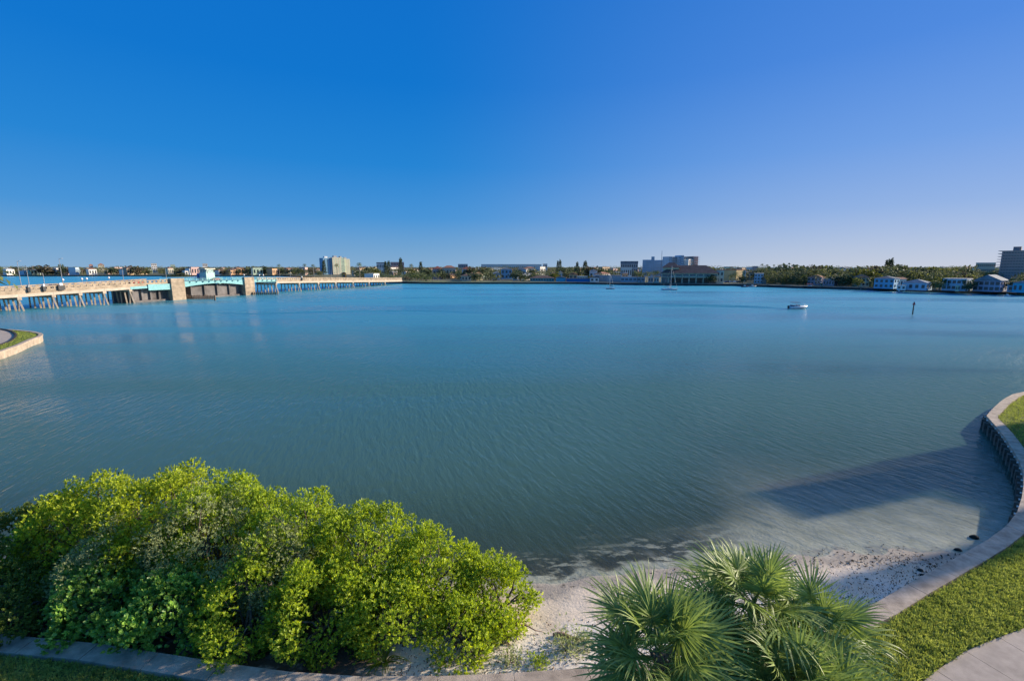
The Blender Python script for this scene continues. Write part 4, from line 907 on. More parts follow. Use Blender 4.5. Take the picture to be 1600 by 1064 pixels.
B('white_wing', 'white lower wing in front of the long grey block', 'building', 970, 987, 418, 520, 10, 'white', ('flat', 'white', .4), (1, 5))
B('white_cabin', 'small white and pink kiosk under the palms left of the hall', 'kiosk', 1013, 1021, 433, 365, 5, 'pink', ('flat', 'white', .4), (1, 2))
B('white_cabin', 'small white kiosk between the pink kiosk and the big hall', 'kiosk', 1022, 1030, 433.5, 366, 5, 'white', ('flat', 'grey', .4), (1, 2))
B('low_hall', 'low hall with a brown roof at the end of the green strip', 'building', 828, 866, 431, 398, 12, 'teal', ('hip', 'brown', 2), (1, 9), fw=.6)
B('boat_shed', 'bright blue covered boat shed right of the low brown roofed hall', 'shed', 869, 884, 432, 390, 9, 'aquab', ('front', 'aquab' if False else 'blue', 1.2), (0, 0))
B('blue_shed', 'long deep blue low shed at the water beside the white shop', 'shed', 885, 922, 435.5, 386, 7, 'deepblue', ('flat', 'blue', .3), (0, 0))
B('cream_row', 'cream row house above the long deep blue shed', 'building', 902, 918, 432, 396, 7, 'cream', ('flat', 'white', .3), (1, 4))
B('peach_villa', 'peach villa with orange gable behind the blue sheds', 'house', 889, 902, 426, 410, 8, 'peach', ('front', 'terra', 1.6), (1, 2))
B('white_gable', 'small white gabled house above the bright blue boat shed', 'house', 872, 878.5, 424, 430, 8, 'white', ('front', 'white', 1.5), (1, 1))
B('blue_villa', 'light blue villa among trees behind the green strip', 'house', 783, 800, 418, 470, 10, 'blue', ('hip', 'blue', 2), (2, 3))
B('blue_villa', 'pale blue cottage left of the light blue villa', 'house', 770, 781, 424, 450, 8, 'ltblue', ('hip', 'slate', 1.8), (1, 2))
B('teal_cottage', 'pale teal cottage at right of the light blue villa', 'house', 807, 822, 418, 500, 8, 'ltblue', ('hip', 'blue', 2), (1, 2))
B('park_house', 'cream and brown house at the edge of the green strip', 'house', 721, 736, 428, 400, 8, 'cream', ('hip', 'brown', 1.6), (1, 3))
B('red_roof_house', 'wide house under a red-brown roof left of the green strip', 'house', 676, 692, 416, 470, 10, 'pink', ('hip', 'red', 2.5), (1, 3))
B('red_roof_house', 'second wide red-roofed house beyond the first', 'house', 692, 712, 415, 520, 10, 'cream', ('hip', 'terra', 2.5), (1, 4))
B('red_roof_house', 'smaller red roofed house above the cream park house', 'house', 722, 737, 417, 480, 9, 'white', ('hip', 'red', 2.3), (1, 3))
B('orange_building', 'orange gabled building below the pale condominium towers', 'building', 534, 541, 425, 480, 8, 'orange', ('front', 'terra', 1.5), (1, 1))
B('castle_hotel', 'distant pinkish beach hotel with little turrets on the skyline', 'hotel', 611, 632, 410, 900, 20, 'pink', ('flat', 'terra', .6), (3, 9))
B('skyline_block', 'white flat block on the skyline left of the pointed pines', 'building', 589, 604, 411.5, 700, 14, 'white', ('flat', 'grey', 1.5), (2, 6))
B('skyline_block', 'white cube block on the skyline at left of the twin slim pines', 'building', 848, 855, 412.5, 800, 14, 'white', ('flat', 'white', .4), (2, 3))
B('skyline_block', 'very long low white hotel line on the horizon at centre', 'hotel', 752, 846, 413.6, 1400, 20, 'white', ('flat', 'white', 1.2), (1, 30), fh=.3)
B('skyline_block', 'white block with blue shade on the skyline above the left bridge pier', 'building', 238, 247, 412, 1000, 16, 'white', ('flat', 'grey', .6), (4, 3))
B('skyline_tower', 'left of two pale tan towers on the left skyline', 'apartment building', 141, 147.5, 412.5, 1200, 16, 'pink', ('hip', 'terra', 3), (4, 3))
B('skyline_tower', 'right one of the two pale tan towers on the left skyline', 'apartment building', 155, 165, 411.5, 1200, 16, 'cream', ('hip', 'terra', 4), (4, 4))
B('skyline_block', 'white box above the control house on the skyline', 'building', 318, 326, 412.3, 1000, 14, 'white', ('flat', 'grey', .6), (3, 3))
B('skyline_block', 'small greenish white block on skyline right of the first white one', 'building', 268, 275, 414, 1000, 14, 'mint', ('flat', 'grey', .6), (2, 3))
B('skyline_block', 'grey block behind the two slim pines at centre right', 'building', 716, 731, 413, 950, 14, 'grey', ('flat', 'white', .6), (2, 5))
# right shore houses
B('shore_house', 'house with a terracotta hip roof and white porch, first of the right shore', 'house', 1265, 1288, 429.5, 318, 10, 'lav', ('hip', 'terra', 1.8), (2, 4), yaw=-13)
B('shore_house', 'blue-grey low house right of the terracotta roofed one', 'house', 1290, 1308, 433, 305, 9, 'lav', ('hip', 'slate', 2), (1, 4), yaw=-13)
B('shore_house', 'sunlit cream house with a tiled roof among the palms', 'house', 1337, 1356, 429, 292, 9, 'cream', ('hip', 'terra', 2), (2, 3), yaw=18)
B('shore_house', 'two-storey light blue house with a dark blue roof and garage opening', 'house', 1371, 1403, 431.5, 264, 11, 'blue', ('hip', 'blue', 1.4), (2, 4), ind=True, yaw=-13)
B('shore_house', 'small white gabled wing at right of the light blue house', 'house', 1402, 1412, 433.5, 270, 8, 'white', ('gable', 'terra', 1), (1, 2), yaw=25)
B('shore_house', 'long low white house with a grey-blue hip roof behind the docks', 'house', 1415, 1455, 436.5, 246, 11, 'ltblue', ('hip', 'slate', 1.9), (1, 4), ind=True, yaw=-13)  # white walls coloured pale blue to carry the shade on the front
B('shore_house', 'modern two-storey house with white roof lines and bands', 'house', 1478, 1517, 436, 240, 10, 'ltblue', ('flat', 'white', .35), (2, 5), ind=True, fw=.7, yaw=-13)
B('shore_house', 'large lavender grey house with a broad front gable and window wall', 'house', 1528, 1572, 429.5, 232, 12, 'lav', ('front', 'slate', 2.9), (2, 5), ind=True, fw=.72, fh=.62, yaw=-13)
B('shore_house', 'bright aqua house at the right edge of the picture', 'house', 1590, 1625, 438, 222, 10, 'aquab', ('hip', 'slate', 1.5), (1, 4), yaw=-13)
B('pale_tower', 'distant pale building behind the trees left of the grey tower', 'building', 1522, 1553, 411.0, 520, 12, 'cream', ('flat', 'white', .5), (3, 10))
for l_, p0, p1, D_, wc in (('white screened porch standing at the water before the grey-blue hip roof', 1404, 1418, 247, 'white'), ('small mint boathouse in front of the modern house', 1496, 1502, 235, 'mint'), ('white porch below the first right shore house', 1283, 1288, 312, 'white'), ('grey fence-like boathouse at the far right edge', 1577, 1598, 228, 'ltblue')):
    B('boathouse', l_, 'boathouse', p0, p1, 446, D_, 4, wc, ('flat', 'white', .25), (1, 2))
# filler houses
HP = [('white', 'grey'), ('cream', 'terra'), ('pink', 'grey'), ('ltblue', 'slate'), ('white', 'white'), ('tan', 'brown'), ('mint', 'grey'), ('white', 'terra'), ('peach', 'brown')]
BUSY = [(505, 552, 760), (1003, 1037, 620), (1041, 1095, 560), (1033, 1121, 350), (1119, 1165, 385), (1553, 1600, 420), (1371, 1412, 262), (1415, 1455, 244), (1478, 1517, 238), (1528, 1574, 230), (1590, 1600, 220), (1265, 1308, 300), (1337, 1356, 290),
        (922, 1008, 380), (828, 922, 385), (611, 632, 640), (589, 604, 600), (783, 800, 460), (721, 736, 400), (676, 712, 460), (534, 541, 470), (238, 247, 860), (1013, 1030, 364), (1179, 1198, 340), (969, 996, 520), (848, 855, 640), (155, 165, 860), (141, 148, 860), (1174, 1183, 440), (889, 902, 408), (872, 879, 428), (1522, 1553, 400)]
def busy(px, D, w_=2): return any(a_ - w_ < px < b_ + w_ and D < d_ + 8 for a_, b_, d_ in BUSY)
def px_of(x, y, z): return 800 + FP * x / (y * CP + (H - z) * SP)
ZON = [(0, 60, 'above the left end of the bridge'), (60, 130, 'behind the tallest left lamp post'), (130, 200, 'below the tan skyline towers'), (200, 262, 'left of the near tan bridge pier'), (262, 315, 'behind the islet'), (315, 380, 'beyond the control house'),
    (380, 440, 'over the far tan pier'), (440, 505, 'left of the pale condominium'), (505, 555, 'in front of the pale condominium'), (555, 600, 'by the tall lone palm'), (600, 670, 'under the pointed pines'), (670, 740, 'by the red roofed houses'), (740, 783, 'above the left of the green strip'),
    (783, 828, 'by the light blue villa'), (828, 870, 'behind the low brown roofed hall'), (870, 922, 'behind the blue sheds'), (922, 970, 'behind the timber hall'), (970, 1035, 'left of the big hall'), (1035, 1131, 'behind the big hall'), (1131, 1180, 'near the yellow building'),
    (1180, 1230, 'right of the tall blue house'), (1230, 1290, 'around the first right shore house'), (1290, 1335, 'left of the tiled cream house'), (1335, 1372, 'by the tiled cream house'), (1372, 1415, 'behind the light blue house'), (1415, 1478, 'behind the long low house'), (1478, 1528, 'behind the modern house'), (1528, 1660, 'near the lavender gabled house')]
def zone(px): return next((z_ for a_, b_, z_ in ZON if a_ <= px < b_), ZON[0][2] if px < 0 else ZON[-1][2])
CW = {'white': 'white', 'cream': 'cream', 'pink': 'pink', 'ltblue': 'pale blue', 'tan': 'tan', 'mint': 'mint', 'peach': 'peach'}
CR = {'grey': 'grey', 'terra': 'terracotta', 'slate': 'slate', 'white': 'white', 'brown': 'brown'}
cnt = 0
for i in range(2400):
    if cnt >= 215: break
    px = random.uniform(0, 1600); D = random.choice([random.uniform(380, 560), random.uniform(560, 900), random.uniform(700, 1100)])
    x = at(px, 430, D)[0]
    x = at(px, 430, D)[0]
    if D < shoreY(x) + 14 or busy(px, D, 6): continue
    if px < 480 and D > 760 and random.random() < .5: D = random.uniform(695, 730)
    if px > 1190 and random.random() < .3: continue
    if px > 1190 and D < 520: D = random.uniform(300, 520)
    if math.hypot(x, D) > 1500: continue
    wl_, rf = random.choice(HP); wm_ = random.uniform(9, 18) if D < 800 else random.uniform(14, 30); w_ = wm_ * FP / D; hh = random.uniform(3.2, 6.5) if D < 700 else random.uniform(5, 11)
    py = 417 + (14 - 1.5 - hh - 1.6) * FP / (D * CP * 1.02)
    rt = random.choice(['hip', 'hip', 'gable', 'flat'])
    B('shore_cottage', '%s cottage with a %s roof among trees %s' % (CW[wl_], CR[rf], zone(px)), 'house', px - w_ / 2, px + w_ / 2, py, D, 9, wl_, (rt, rf, 1.7 if rt != 'flat' else .4), (1, 3), yaw=random.uniform(15, 72), group='small houses among the far shore trees'); cnt += 1

# ================================================================== TREES OF THE FAR SHORE
FT = {'olive': mat('crown_olive', (.15, .16, .08), .75, .25, .25, trans=.2, rnd=.5, col2=(.10, .125, .055)), 'deep': mat('crown_deep', (.085, .11, .055), .75, .25, .25, trans=.15, rnd=.5, col2=(.055, .08, .04)),  # olive and deep crowns greyed in place of distance haze
      'lime': mat('crown_lime', (.18, .19, .05), .75, .25, .25, trans=.25, rnd=.5, col2=(.07, .09, .02)), 'brown': mat('crown_brown', (.17, .14, .09), .8, .25, .25, trans=.15, rnd=.5, col2=(.07, .06, .035))}
def blob_tree(n, L, m, lobes=9, flat=.75, cone=False):
    C = []; Nn = []
    for i in range(lobes):
        if cone: t = (i + .5) / lobes; c = np.array([0, 0, .15 + .85 * t]); r_ = .13 * (1 - t) + .02; d = unit(rng.normal(size=(n // lobes, 3))); P = c + d * [r_, r_, .06]
        else:
            an = random.uniform(0, 2 * PI); q = random.uniform(.05, .34); c = np.array([q * math.cos(an), q * math.sin(an), random.uniform(.42, .80) - q * .3]); r_ = random.uniform(.13, .24); d = unit(rng.normal(size=(n // lobes, 3))); P = c + d * [r_, r_, r_ * flat]
        C.append(P); Nn.append(unit(d + [0, 0, .3]))
    return leaf_mesh('crown', np.concatenate(C), np.concatenate(Nn), m, 2, L, L * .75, .9)
TR = {k: [blob_tree(170, .13, FT[k]) for _ in range(3)] for k in FT}
CON = [blob_tree(420, .055, FT['deep'], 14, cone=True) for _ in range(2)]
TK = MB().tube([(0, 0, 0), (.02, .01, .3), (0, 0, .6)], [.035, .025, .015], 5).mesh('trunk', BARK)
TKC = MB().tube([(0, 0, 0), (0, 0, .9)], [.02, .006], 5).mesh('trunk', BARK)
FPM = [feather_palm_mesh(i, 16, 1.0, 5) for i in range(3)]
PT = MB().tube([(0, 0, 0), (.01, 0, .5), (0, 0, 1)], [.035, .025, .022], 5).mesh('trunk', mat('far_palm_trunk', (.24, .20, .16), .9))
def tree(label, px, D, h, kind, group=None, wk_=1.0, name=None, z0=1.5):
    x = at(px, 430, D)[0]
    if kind == 'palm':
        root = empty(name or 'palm_tree', (x, D, z0), 0, label, 'palm', group); inst('trunk', PT, root, (0, 0, 0), (0, 0, 0), (h * .55 + 1.5, h * .55 + 1.5, h - 1.2) if h > 4 else (5, 5, h - 1)); r_ = 2.3 * wk_
        inst('crown', random.choice(FPM), root, (0, 0, h - 1.4), (0, 0, random.uniform(0, 6)), (r_, r_, r_))
    elif kind == 'conifer':
        root = empty(name or 'norfolk_pine', (x, D, z0), 0, label, 'tree', group); inst('trunk', TKC, root, sc=(h * .6, h * .6, h)); inst('crown', random.choice(CON), root, sc=(h * wk_, h * wk_, h), rot=(0, 0, random.uniform(0, 6)))
    else:
        root = empty(name or 'broadleaf_tree', (x, D, z0), 0, label, 'tree', group); s_ = h / .93; inst('trunk', TK, root, sc=(s_, s_, s_)); inst('crown', random.choice(TR[kind]), root, sc=(s_ * wk_, s_ * wk_, s_), rot=(0, 0, random.uniform(0, 6)))
def hfor(px, py, D): return at(px, py, D)[2] - 1.5
for l_, px, py, D, k, wk_ in (('tall slim palm standing alone over the bridge end', 562, 410, 430, 'palm', 1.3), ('pointed pine, tallest on the skyline left of centre', 626.5, 404.5, 620, 'conifer', 1.0), ('shorter pointed pine just right of the tallest', 658, 410, 560, 'conifer', 1.1),
    ('slim dark pine at left of a close pair at centre', 603, 409.5, 600, 'conifer', 1.0), ('slim pine next to white skyline block', 608, 409, 620, 'conifer', 1.1), ('round topped palm right of the tallest pine', 643, 412, 480, 'palm', 1.2),
    ('tallest of the slim twin pines right of centre', 874.8, 407, 620, 'conifer', .9), ('shorter of the slim twin pines right of centre', 871.2, 408.5, 640, 'conifer', .8), ('slim pine over the white villa', 901.5, 410.5, 560, 'conifer', 1.0),
    ('feathery pine between the white villa and the timber hall', 914, 409, 560, 'conifer', 1.3), ('left one of three pale tall pines on the right skyline', 1383.5, 407.5, 400, 'conifer', .8), ('middle one of three pale tall pines on the right skyline', 1387, 407, 410, 'conifer', .8),
    ('right, darkest one of three tall pines on the right skyline', 1391, 405.5, 390, 'conifer', .9), ('thin palm first of four on the skyline right of the pink block', 1189.5, 411.5, 560, 'palm', 1.0), ('thin palm second of four on the skyline right of the pink block', 1197.5, 412.5, 560, 'palm', 1.0),
    ('thin palm third of four on the skyline right of the pink block', 1208, 412.5, 600, 'palm', .8), ('thin palm fourth of four on the skyline right of the pink block', 1217.5, 412.5, 560, 'palm', 1.0), ('palm with a round head on the skyline, right of three pines', 1406, 412.5, 400, 'palm', 1.1),
    ('smaller palm between the three pines and the round headed one', 1397, 413.5, 400, 'palm', .9), ('dark bushy palm beside the yellow wall, left one', 1142.5, 427.5, 375, 'palm', 1.2), ('dark bushy palm beside the yellow wall, right one', 1149.5, 425, 375, 'palm', 1.4),
    ('dark pine left of the condominium towers', 507, 408, 640, 'conifer', 1.0), ('small dark palm above far pier', 437, 412.5, 640, 'palm', 1.4), ('small dark palm left of the condominium', 477, 412, 640, 'palm', 1.4), ('palm between the two small dark skyline palms and the towers', 490, 413, 600, 'palm', 1.4),
    ('dark palm in front of the cream condominium tower', 527, 412, 560, 'palm', 1.5), ('broad mounded tree on the left shore, widest there', 66, 414.6, 705, 'brown', 1.9), ('dark pointed tree on the left shore near the broad mounded one', 99, 413.5, 705, 'deep', .7)):
    tree(l_, px, D, hfor(px, py, D), k, None, wk_)
for i, px in enumerate([992, 996, 1001, 1006, 1011, 1016, 1021, 1025, 1028]): tree('leafy palm %s in the row left of the brown roofed hall' % ('first', 'second', 'third', 'fourth', 'middle', 'fourth from last', 'third from last', 'next to last', 'last')[i], px, random.uniform(372, 392), random.uniform(7.5, 10), 'palm', 'palms left of the waterfront hall', 1.15)
for px, nb in zip([598, 605, 612, 618, 624, 631, 637, 643, 650, 655, 661, 668, 676, 684], ('first from the bridge', 'second from the bridge', 'third from the bridge', 'left below the tallest pine', 'right below the tallest pine', 'over the dark foot tree', 'just right of the dark foot tree', 'sixth from the right', 'left of the shorter pine', 'right below the shorter pine', 'fourth from the right', 'third from the right', 'second from the right', 'last at the right, by the green strip')):
    tree('bushy yellow-green grove palm, ' + nb, px, random.uniform(388, 405), random.uniform(5.5, 8), 'palm', 'palm grove at the bridge end', 1.5)
for px, py in ((1333, 433), (1340, 434), (1326, 431), (1300, 436), (1345, 431), (1209, 431), (1217, 429), (1223, 432), (1362, 437), (1464, 437), (1470, 439)): D = shoreY(at(px, 430, 280)[0]) + 14; tree('green palm in a garden of the right shore', px, D, max(4, hfor(px, py, D)), 'palm', 'garden palms on the right shore', 1.1)
for l_, px, py, D, k, wk_ in (('dark round bush at left of the lavender grey house', 1519, 438, 236, 'deep', 1.0), ('dark tree filling the gap right of lavender grey house', 1583, 435, 232, 'deep', 1.1), ('big dark tree behind the lawn left of the tiled cream house', 1318, 426, 303, 'deep', 1.5), ('large deep green tree above the tiled cream house', 1351, 421, 320, 'deep', 1.3),
    ('rounded dark tree left of the first right shore house', 1255, 432, 322, 'deep', 1.1), ('wide dark tree on the green strip, right one of two', 813, 424, 396, 'deep', 1.6), ('wide dark tree on the green strip, left one of two', 744, 425, 394, 'deep', 1.5), ('yellowish tree near dark garden tree at the tiled house', 1343, 433, 282, 'lime', .9),
    ('bright lime tree by the modern house at its left', 1471, 434, 246, 'lime', 1.1), ('dark green tree between the modern and lavender houses', 1513, 443, 232, 'deep', .9), ('dark spreading tree before the annex', 1111, 429, 347, 'deep', 1.2), ('dark pine-like tree at the bridge foot', 635, 432, 387, 'brown', 1.6),
    ('small tree at the right side of the yellow wall', 1161, 430, 350, 'deep', 1.1), ('reddish bush cluster by the annex steps', 1105, 436, 346, 'brown', .9)):
    tree(l_, px, D, max(2.5, hfor(px, py, D)), k, None, wk_)
cnt = 0; tries = 0
while cnt < 285 and tries < 6000:
    tries += 1; px = random.uniform(-5, 1605)
    near = px > 1185 and random.random() < .65
    x0 = at(px, 430, 300)[0]
    for D in [100]:
        r_ = random.random(); lo = None
        D = 200
        for _ in range(60):
            if D > shoreY(at(px, 430, D)[0]) + 8: break
            D += 12
        lo = D; D = lo + abs(random.gauss(0, 1)) * (70 if px > 480 else 40) + 6
    x = at(px, 430, D)[0]
    if px < 480 and D < 680: continue
    if near: h = random.uniform(5, 12) if D < lo + 30 else random.uniform(10, 14.5)
    elif px > 480: h = random.uniform(3.5, 8.5) if D < lo + 60 else random.uniform(7, 12.5)
    else: h = random.uniform(6, 14)
    if 650 < px < 850 and D < lo + 18: continue
    if busy(px, D, 4):
        continue
    kind = random.choices(['olive', 'deep', 'lime', 'brown', 'palm'], [35, 25, 12, 10, 18])[0]
    tree({'palm': 'feathery palm in the far shore greenery ' + zone(px)}.get(kind, {'olive': 'olive green tree of the far shore ' + zone(px), 'deep': 'dark green tree of the far shore ' + zone(px), 'lime': 'light yellow-green tree of the far shore ' + zone(px), 'brown': 'brownish thin-leaved tree of the far shore ' + zone(px)}.get(kind)),
         px, D, h, kind, 'trees along the far shore', random.uniform(.9, 1.5)); cnt += 1
# the woods and gardens beyond, one mass
def woods(label, n, dist, hts, mats_, pxr=(-30, 1630), filt=None):
    Cs, Ns, q = [], [], 0
    while q < n:
        px = rng.uniform(*pxr); D = rng.uniform(*dist); x = at(px, 430, D)[0]
        if D < shoreY(x) + 25 or busy(px, D, 3) and D > 0: q += 1; continue
        h = rng.uniform(*hts) * (.80 + .20 * math.sin(px * .045 + D * .01) * math.sin(px * .017 + 1)); r_ = h * rng.uniform(.35, .75); k = 95 if pxr[0] > 1000 else 32; d = unit(rng.normal(size=(k, 3))); P = np.array([x, D, 1.5 + h * .55]) + d * [r_, r_, h * .43]; Cs.append(P); Ns.append(unit(d + [0, 0, .4])); q += 1
    C = np.concatenate(Cs); Nn = np.concatenate(Ns); o = link(bpy.data.objects.new('far_woodland', leaf_mesh('far_woodland', C, Nn, mats_, 2, *((.75, .65) if pxr[0] > 1000 else (1.3, 1.1)), 1.0))); tag(o, label, 'woods', kind='stuff')
woods('olive tree cover between the far shore houses', 1100, (400, 800), (4.5, 9), FT['olive']); woods('dark tree cover between the far shore houses', 1000, (400, 900), (4.5, 9.5), FT['deep'])
woods('dense tree belt behind the right shore houses', 1000, (235, 560), (6.5, 12.5), FT['olive'], (1185, 1640)); woods('dark trees in the belt behind the right shore houses', 1000, (235, 560), (6, 12), FT['deep'], (1185, 1640)); woods('pale yellowish trees in the belt behind the right shore houses', 300, (260, 560), (6, 12.5), FT['lime'], (1185, 1640))
woods('low distant woodland reaching the horizon', 3200, (800, 1900), (9, 15.5), FT['olive']); woods('brownish distant woodland at the horizon', 1200, (700, 1900), (8, 14.5), FT['brown'])
# islet behind the bridge
mb = MB(); c = gp(277, 432.6); n = 20; mb.prism([(c[0] + 16 * math.cos(2 * PI * i / n), c[1] + 20 * math.sin(2 * PI * i / n)) for i in range(n)], -1, .5); o = mb.obj('islet', mat('islet_soil', (.10, .12, .05))); tag(o, kind='structure', label='green islet beyond the bridge')
for i, (dx, k, h) in enumerate(((-13, 'lime', 2.6), (-8, 'olive', 3.4), (-2, 'deep', 3.2), (4, 'olive', 3.6), (9, 'deep', 5.6), (13, 'olive', 3.0))): tree('scrubby green bush on the small islet beyond the bridge', px_of(c[0] + dx, c[1], 0), c[1], h, k, 'bushes on the islet', 1.9, 'islet_bush', .4)
tree('palm whose fronds reach in at the left edge above the bridge', -24, 92, at(-24, 412, 92)[2] - 1.1, 'palm', None, 1.9, z0=1.1)

# ================================================================== BOATS AND MARKS ON THE WATER
HULLW = mat('hull_white', (.75, .75, .74), .3, .04, 1, spec=.6); HULLB = mat('hull_stripe', (.03, .06, .14), .35); CANV = mat('canvas_navy', (.03, .05, .11), .8); ALU = mat('spar', (.62, .62, .60), .35, spec=.6)
def hull(mb, L, Bm, free, n=12, bow=1.25):
    V = []; F_ = []
    for i in range(n + 1):
        t = i / n; x = -L / 2 + L * t; b = Bm / 2 * (1 - max(0, (t - .35) / .65) ** 2.2) * (.86 + .14 * min(1, t * 3)); sh = free * (1 + (bow - 1) * t ** 2); kz = -.25 + .25 * max(0, (t - .6) / .4) ** 2
        for s_, z in ((1, sh), (.97, sh * .5), (.78, .0), (0, kz), (-.78, .0), (-.97, sh * .5), (-1, sh)): V.append((x + (.12 * L * (z / free - .5) * t ** 3 if t > .5 else 0), b * s_, z))
    for i in range(n):
        for k in range(6): a_ = i * 7 + k; F_.append((a_, a_ + 1, a_ + 8, a_ + 7))
    F_.append(tuple(range(6, -1, -1)))
    for i in range(n): F_.append((i * 7, (i + 1) * 7, (i + 1) * 7 + 6, i * 7 + 6))
    return mb.add(V, F_)
# motor boat, bow to the right
p = gp(1246, 482.5); root = empty('motorboat', (p[0], p[1], 0), R(6), 'white motorboat under way with a navy canopy, bow to the right', 'motorboat')
hull(MB(), 6.2, 2.2, .85).obj('hull', HULLW, root, True); MB().box((-.9, 0, .88), (3.2, 1.7, .08)).obj('cockpit', mat('cockpit', (.3, .28, .26)), root)
MB().box((-.1, 0, 1.15), (.8, .9, .6)).obj('console', HULLW, root); MB().add([(.4, -.7, .9), (.4, .7, .9), (.1, .6, 1.5), (.1, -.6, 1.5)], [(0, 1, 2, 3)]).obj('windshield', GLASS, root)
MB().box((-1.0, 0, 2.15), (2.4, 1.9, .10)).obj('canopy', CANV, root)
for sx in (-2.0, 0.1):
    for sy in (-.85, .85): MB().tube([(sx * .7 - .3, sy, .85), (sx, sy * .95, 2.12)], .025, 5).obj('canopy_strut', ALU, root)
MB().box((-3.3, 0, .75), (.45, .5, .75), taper=.8).box((-3.35, 0, .1), (.2, .15, .9)).obj('outboard_motor', mat('motor_black', (.03, .03, .03), .4), root)
MB().box((-1.9, 0, 1.05), (.6, 1.6, .45)).obj('bench', mat('bench_blue', (.06, .09, .18), .7), root); MB().tube([(1.2, -.7, 1.0), (1.9, -.55, 1.35), (2.9, 0, 1.45), (1.9, .55, 1.35), (1.2, .7, 1.0)], .025, 5).obj('bow_rail', ALU, root)
MB().box((.1, 0, .42), (5.0, 2.14, .08)).obj('stripe', HULLB, root)
def sailboat(label, px, py, L, mast_py, cabin, rz=0, dark=False):
    p = gp(px, py); root = empty('sailboat', (p[0], p[1], 0), rz, label, 'sailboat'); mh = at(px, mast_py, p[1])[2]
    hull(MB(), L, L * .3, L * .095).obj('hull', HULLW if not dark else mat('hull_grey', (.45, .45, .44), .4), root, True); f_ = L * .095
    MB().box((-.02 * L, 0, f_ + .2), (L * .38, L * .17, .5), taper=.85).obj('cabin', HULLW, root); MB().box((-.02 * L, 0, f_ + .25), (L * .3, L * .172, .14)).obj('cabin_window', GLASS, root)
    MB().box((0, 0, .1), (L * .93, L * .296, .16)).obj('waterline_stripe', HULLB, root)
    MB().tube([(L * .08, 0, f_), (L * .08, 0, mh)], [.10, .06], 6).obj('mast', ALU, root); MB().tube([(L * .08, 0, f_ + 1.3), (-L * .33, 0, f_ + 1.25)], .06, 6).obj('boom', ALU, root)
    MB().tube([(L * .09, 0, f_ + 2.4), (L * .05, 0, f_ + 1.6), (-L * .12, 0, f_ + 1.5), (-L * .32, 0, f_ + 1.42)], [.12, .3, .22, .1], 7).obj('furled_sail', mat('sailcloth', (.7, .7, .68), .8) if not cabin else CANV, root, True)
    for e_ in ((L * .5, 0, f_ * 1.25), (-L * .48, 0, f_), (L * .04, L * .14, f_), (L * .04, -L * .14, f_)): MB().tube([(L * .08, 0, mh * .97), e_], .018, 4).obj('stay', ALU, root)
    for s_ in (-1, 1): MB().tube([(-L * .44, s_ * L * .12, f_ + .6), (L * .3, s_ * L * .11, f_ + .75), (L * .48, 0, f_ + .9)], .02, 4).obj('guard_rail', ALU, root)
    MB().box((L * .08, 0, mh * .6), (.06, L * .16, .06)).obj('spreader', ALU, root)
sailboat('larger anchored sailboat with bare mast before the brown roofed hall', 1046, 453.5, 9.2, 415, 0, R(-4)); sailboat('smaller grey anchored sailboat before the timber hall', 953.5, 451.8, 5.6, 427, 1, R(178), True)
def small_boat(label, px, py, L, m, rz=0, top=None, cat='boat'):
    p = gp(px, py); root = empty('small_boat', (p[0], p[1], 0), rz, label, cat); hull(MB(), L, L * .34, L * .13).obj('hull', m, root, True); f_ = L * .13
    MB().box((-.05 * L, 0, f_ + .35), (L * .22, L * .2, .7), taper=.8).obj('console', HULLW, root); MB().box((-L * .2, 0, f_ + .1), (L * .12, L * .28, .25)).obj('seat', mat('cockpit', (.3, .28, .26)), root)
    if top is not None:
        MB().box((-.05 * L, 0, f_ + 1.7), (L * .4, L * .3, .09)).obj('canopy', top, root)
        for s_ in (-1, 1): MB().tube([(-.1 * L, s_ * L * .13, f_), (-.05 * L, s_ * L * .13, f_ + 1.7)], .03, 4).obj('canopy_strut', ALU, root)
OR = mat('hull_orange', (.55, .30, .14), .5)
small_boat('cream and orange boat moored at the right shore', 1266, 450.6, 9.5, OR, R(-5), mat('canvas_red', (.5, .12, .07))); small_boat('white runabout moored left of the cream and orange boat', 1236, 449.6, 6.5, HULLW, 0, None)
small_boat('grey runabout tied near the tall blue house', 1176, 448.6, 5.5, mat('hull_grey', (.45, .45, .44), .4), 0.2, CANV); small_boat('small dark boat tied below the yellow building', 1164, 448.8, 5, HULLB, 0.1)
small_boat('white boat at dock below the tiled cream house', 1350, 453.2, 6, HULLW, .1, CANV); small_boat('dark boat docked left of the light blue house', 1364, 453.8, 6, HULLB, 0); small_boat('tiny white dinghy floating off the light blue house', 1405, 457.0, 3.2, HULLW, 0)
small_boat('white boat on a lift before the long low white house', 1411, 453.6, 6.5, HULLW, .2, HULLW); small_boat('white cruiser docked before the lavender grey house', 1547, 458.6, 7.5, HULLW, 0, None); small_boat('tiny white dinghy off the right end of the lavender house', 1574, 463.0, 3, HULLW, 0)
small_boat('white boat with teal canopy before the modern house', 1483, 456.4, 6, HULLW, .1, mat('canvas_teal', (.1, .4, .38))); small_boat('runabout docked under the palms right of the long low house', 1468, 456.0, 5.5, HULLW, .1)
def dock(label, px, py, wd):
    x, y = gp(px, py); root = empty('dock', (x, y, 0), -math.atan2(x, y), label, 'dock'); MB().box((0, 1.2, 1.0), (wd, 2.4, .18)).obj('deck', mat('dock_wood', (.26, .22, .18), .9), root); n = max(2, int(wd / 3))
    one = MB().tube([(0, 0, -1), (0, 0, 1.9)], .14, 5).mesh('pile', TIM)
    for i in range(n + 1):
        for yy in (0, 2.3): inst('pile', one, root, (-wd / 2 + wd * i / n, yy, 0))
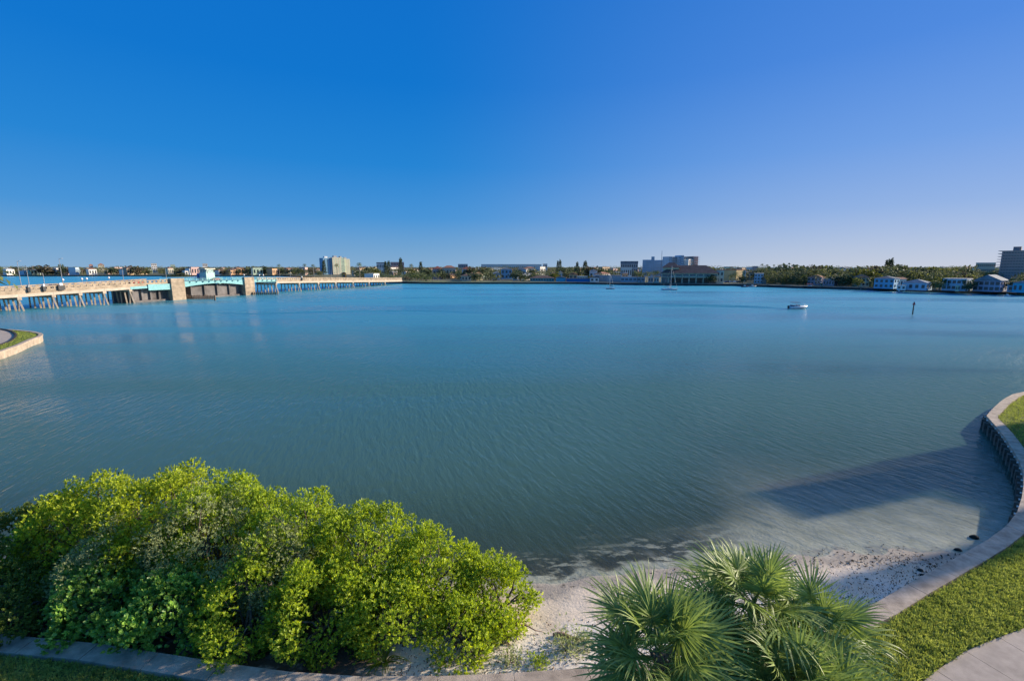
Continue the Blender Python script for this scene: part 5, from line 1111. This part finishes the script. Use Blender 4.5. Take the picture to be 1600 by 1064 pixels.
for a_ in (('wooden dock below the tall blue house', 1186, 448.6, 10), ('wooden dock before the first right shore house', 1288, 451.6, 8), ('wooden dock before the tiled cream house', 1345, 452.9, 10), ('wooden dock before the light blue house', 1392, 455.0, 9), ('long dock before the long low white house', 1440, 456.0, 12), ('dock before the modern house', 1490, 457.2, 9), ('dock before the lavender grey house', 1560, 460.0, 12)): dock(*a_)
# channel marker
p = gp(1425.7, 491.5); root = empty('channel_marker', (p[0], p[1], 0), 0, 'lone dark channel marker post with small red boards standing in the water', 'channel marker'); zt_ = at(1428, 472, p[1])[2]
MB().tube([(0, 0, -1.5), (.02, 0, zt_ - .3)], [.17, .14], 8).obj('post', TIM, root)
for an in (R(-35), R(60)): q = MB(); q.add([(-.42, -.2, -.3), (.42, -.2, -.3), (0, -.2, .45), (-.42, -.16, -.3), (.42, -.16, -.3), (0, -.16, .45)], [(0, 1, 2), (5, 4, 3), (0, 3, 4, 1), (1, 4, 5, 2), (2, 5, 3, 0)]); o = q.obj('red_board', mat('marker_red', (.45, .04, .05), .5), root); o.location = (0, 0, zt_ - .5); o.rotation_euler = (0, 0, an)
MB().tube([(0, 0, zt_ - .35), (0, 0, zt_ + .1)], [.16, .1], 7).obj('marker_cap', mat('cap_dark', (.06, .06, .07)), root)
# cars parked by the yellow building and people-scale park furniture
for i, (px, c, nm) in enumerate(((1126, (.6, .6, .6), 'silver'), (1131, (.7, .7, .7), 'white'), (1137, (.08, .1, .2), 'navy'), (1143, (.5, .5, .52), 'grey'), (1150, (.75, .75, .75), 'white'), (1155, (.05, .05, .06), 'black'))):
    x = at(px, 430, 362)[0]; car(['silver car nearest the annex in the parking row', 'white car second in the parking row', 'navy car third in the parking row', 'grey car fourth in the parking row', 'white car fifth in the parking row, before the yellow wall', 'black car at the right end of the parking row'][i], x, 362, 1.5, R(10), c)

# ================================================================== condominium wing just outside the frame at right: it throws the shade on cove and lawn
sd = np.array([math.sin(R(SHADE_AZ)), math.cos(R(SHADE_AZ))]); cdv = np.array([-sd[1], sd[0]])
def sc_(s_, c): q = sd * s_ + cdv * c; return (float(q[0]), float(q[1]))
root = empty('condominium_wing', (0, 0, 0), 0, 'cream condominium wing on the right lawn', 'apartment building')
SH0 = 72
def blk(s0, s1, c0, c1, h, nm): MB().prism([sc_(s0, c0), sc_(s1, c0), sc_(s1, c1), sc_(s0, c1)], 1.0, h).obj(nm, WALLS['cream'], root)
for a_ in WING: blk(*a_)
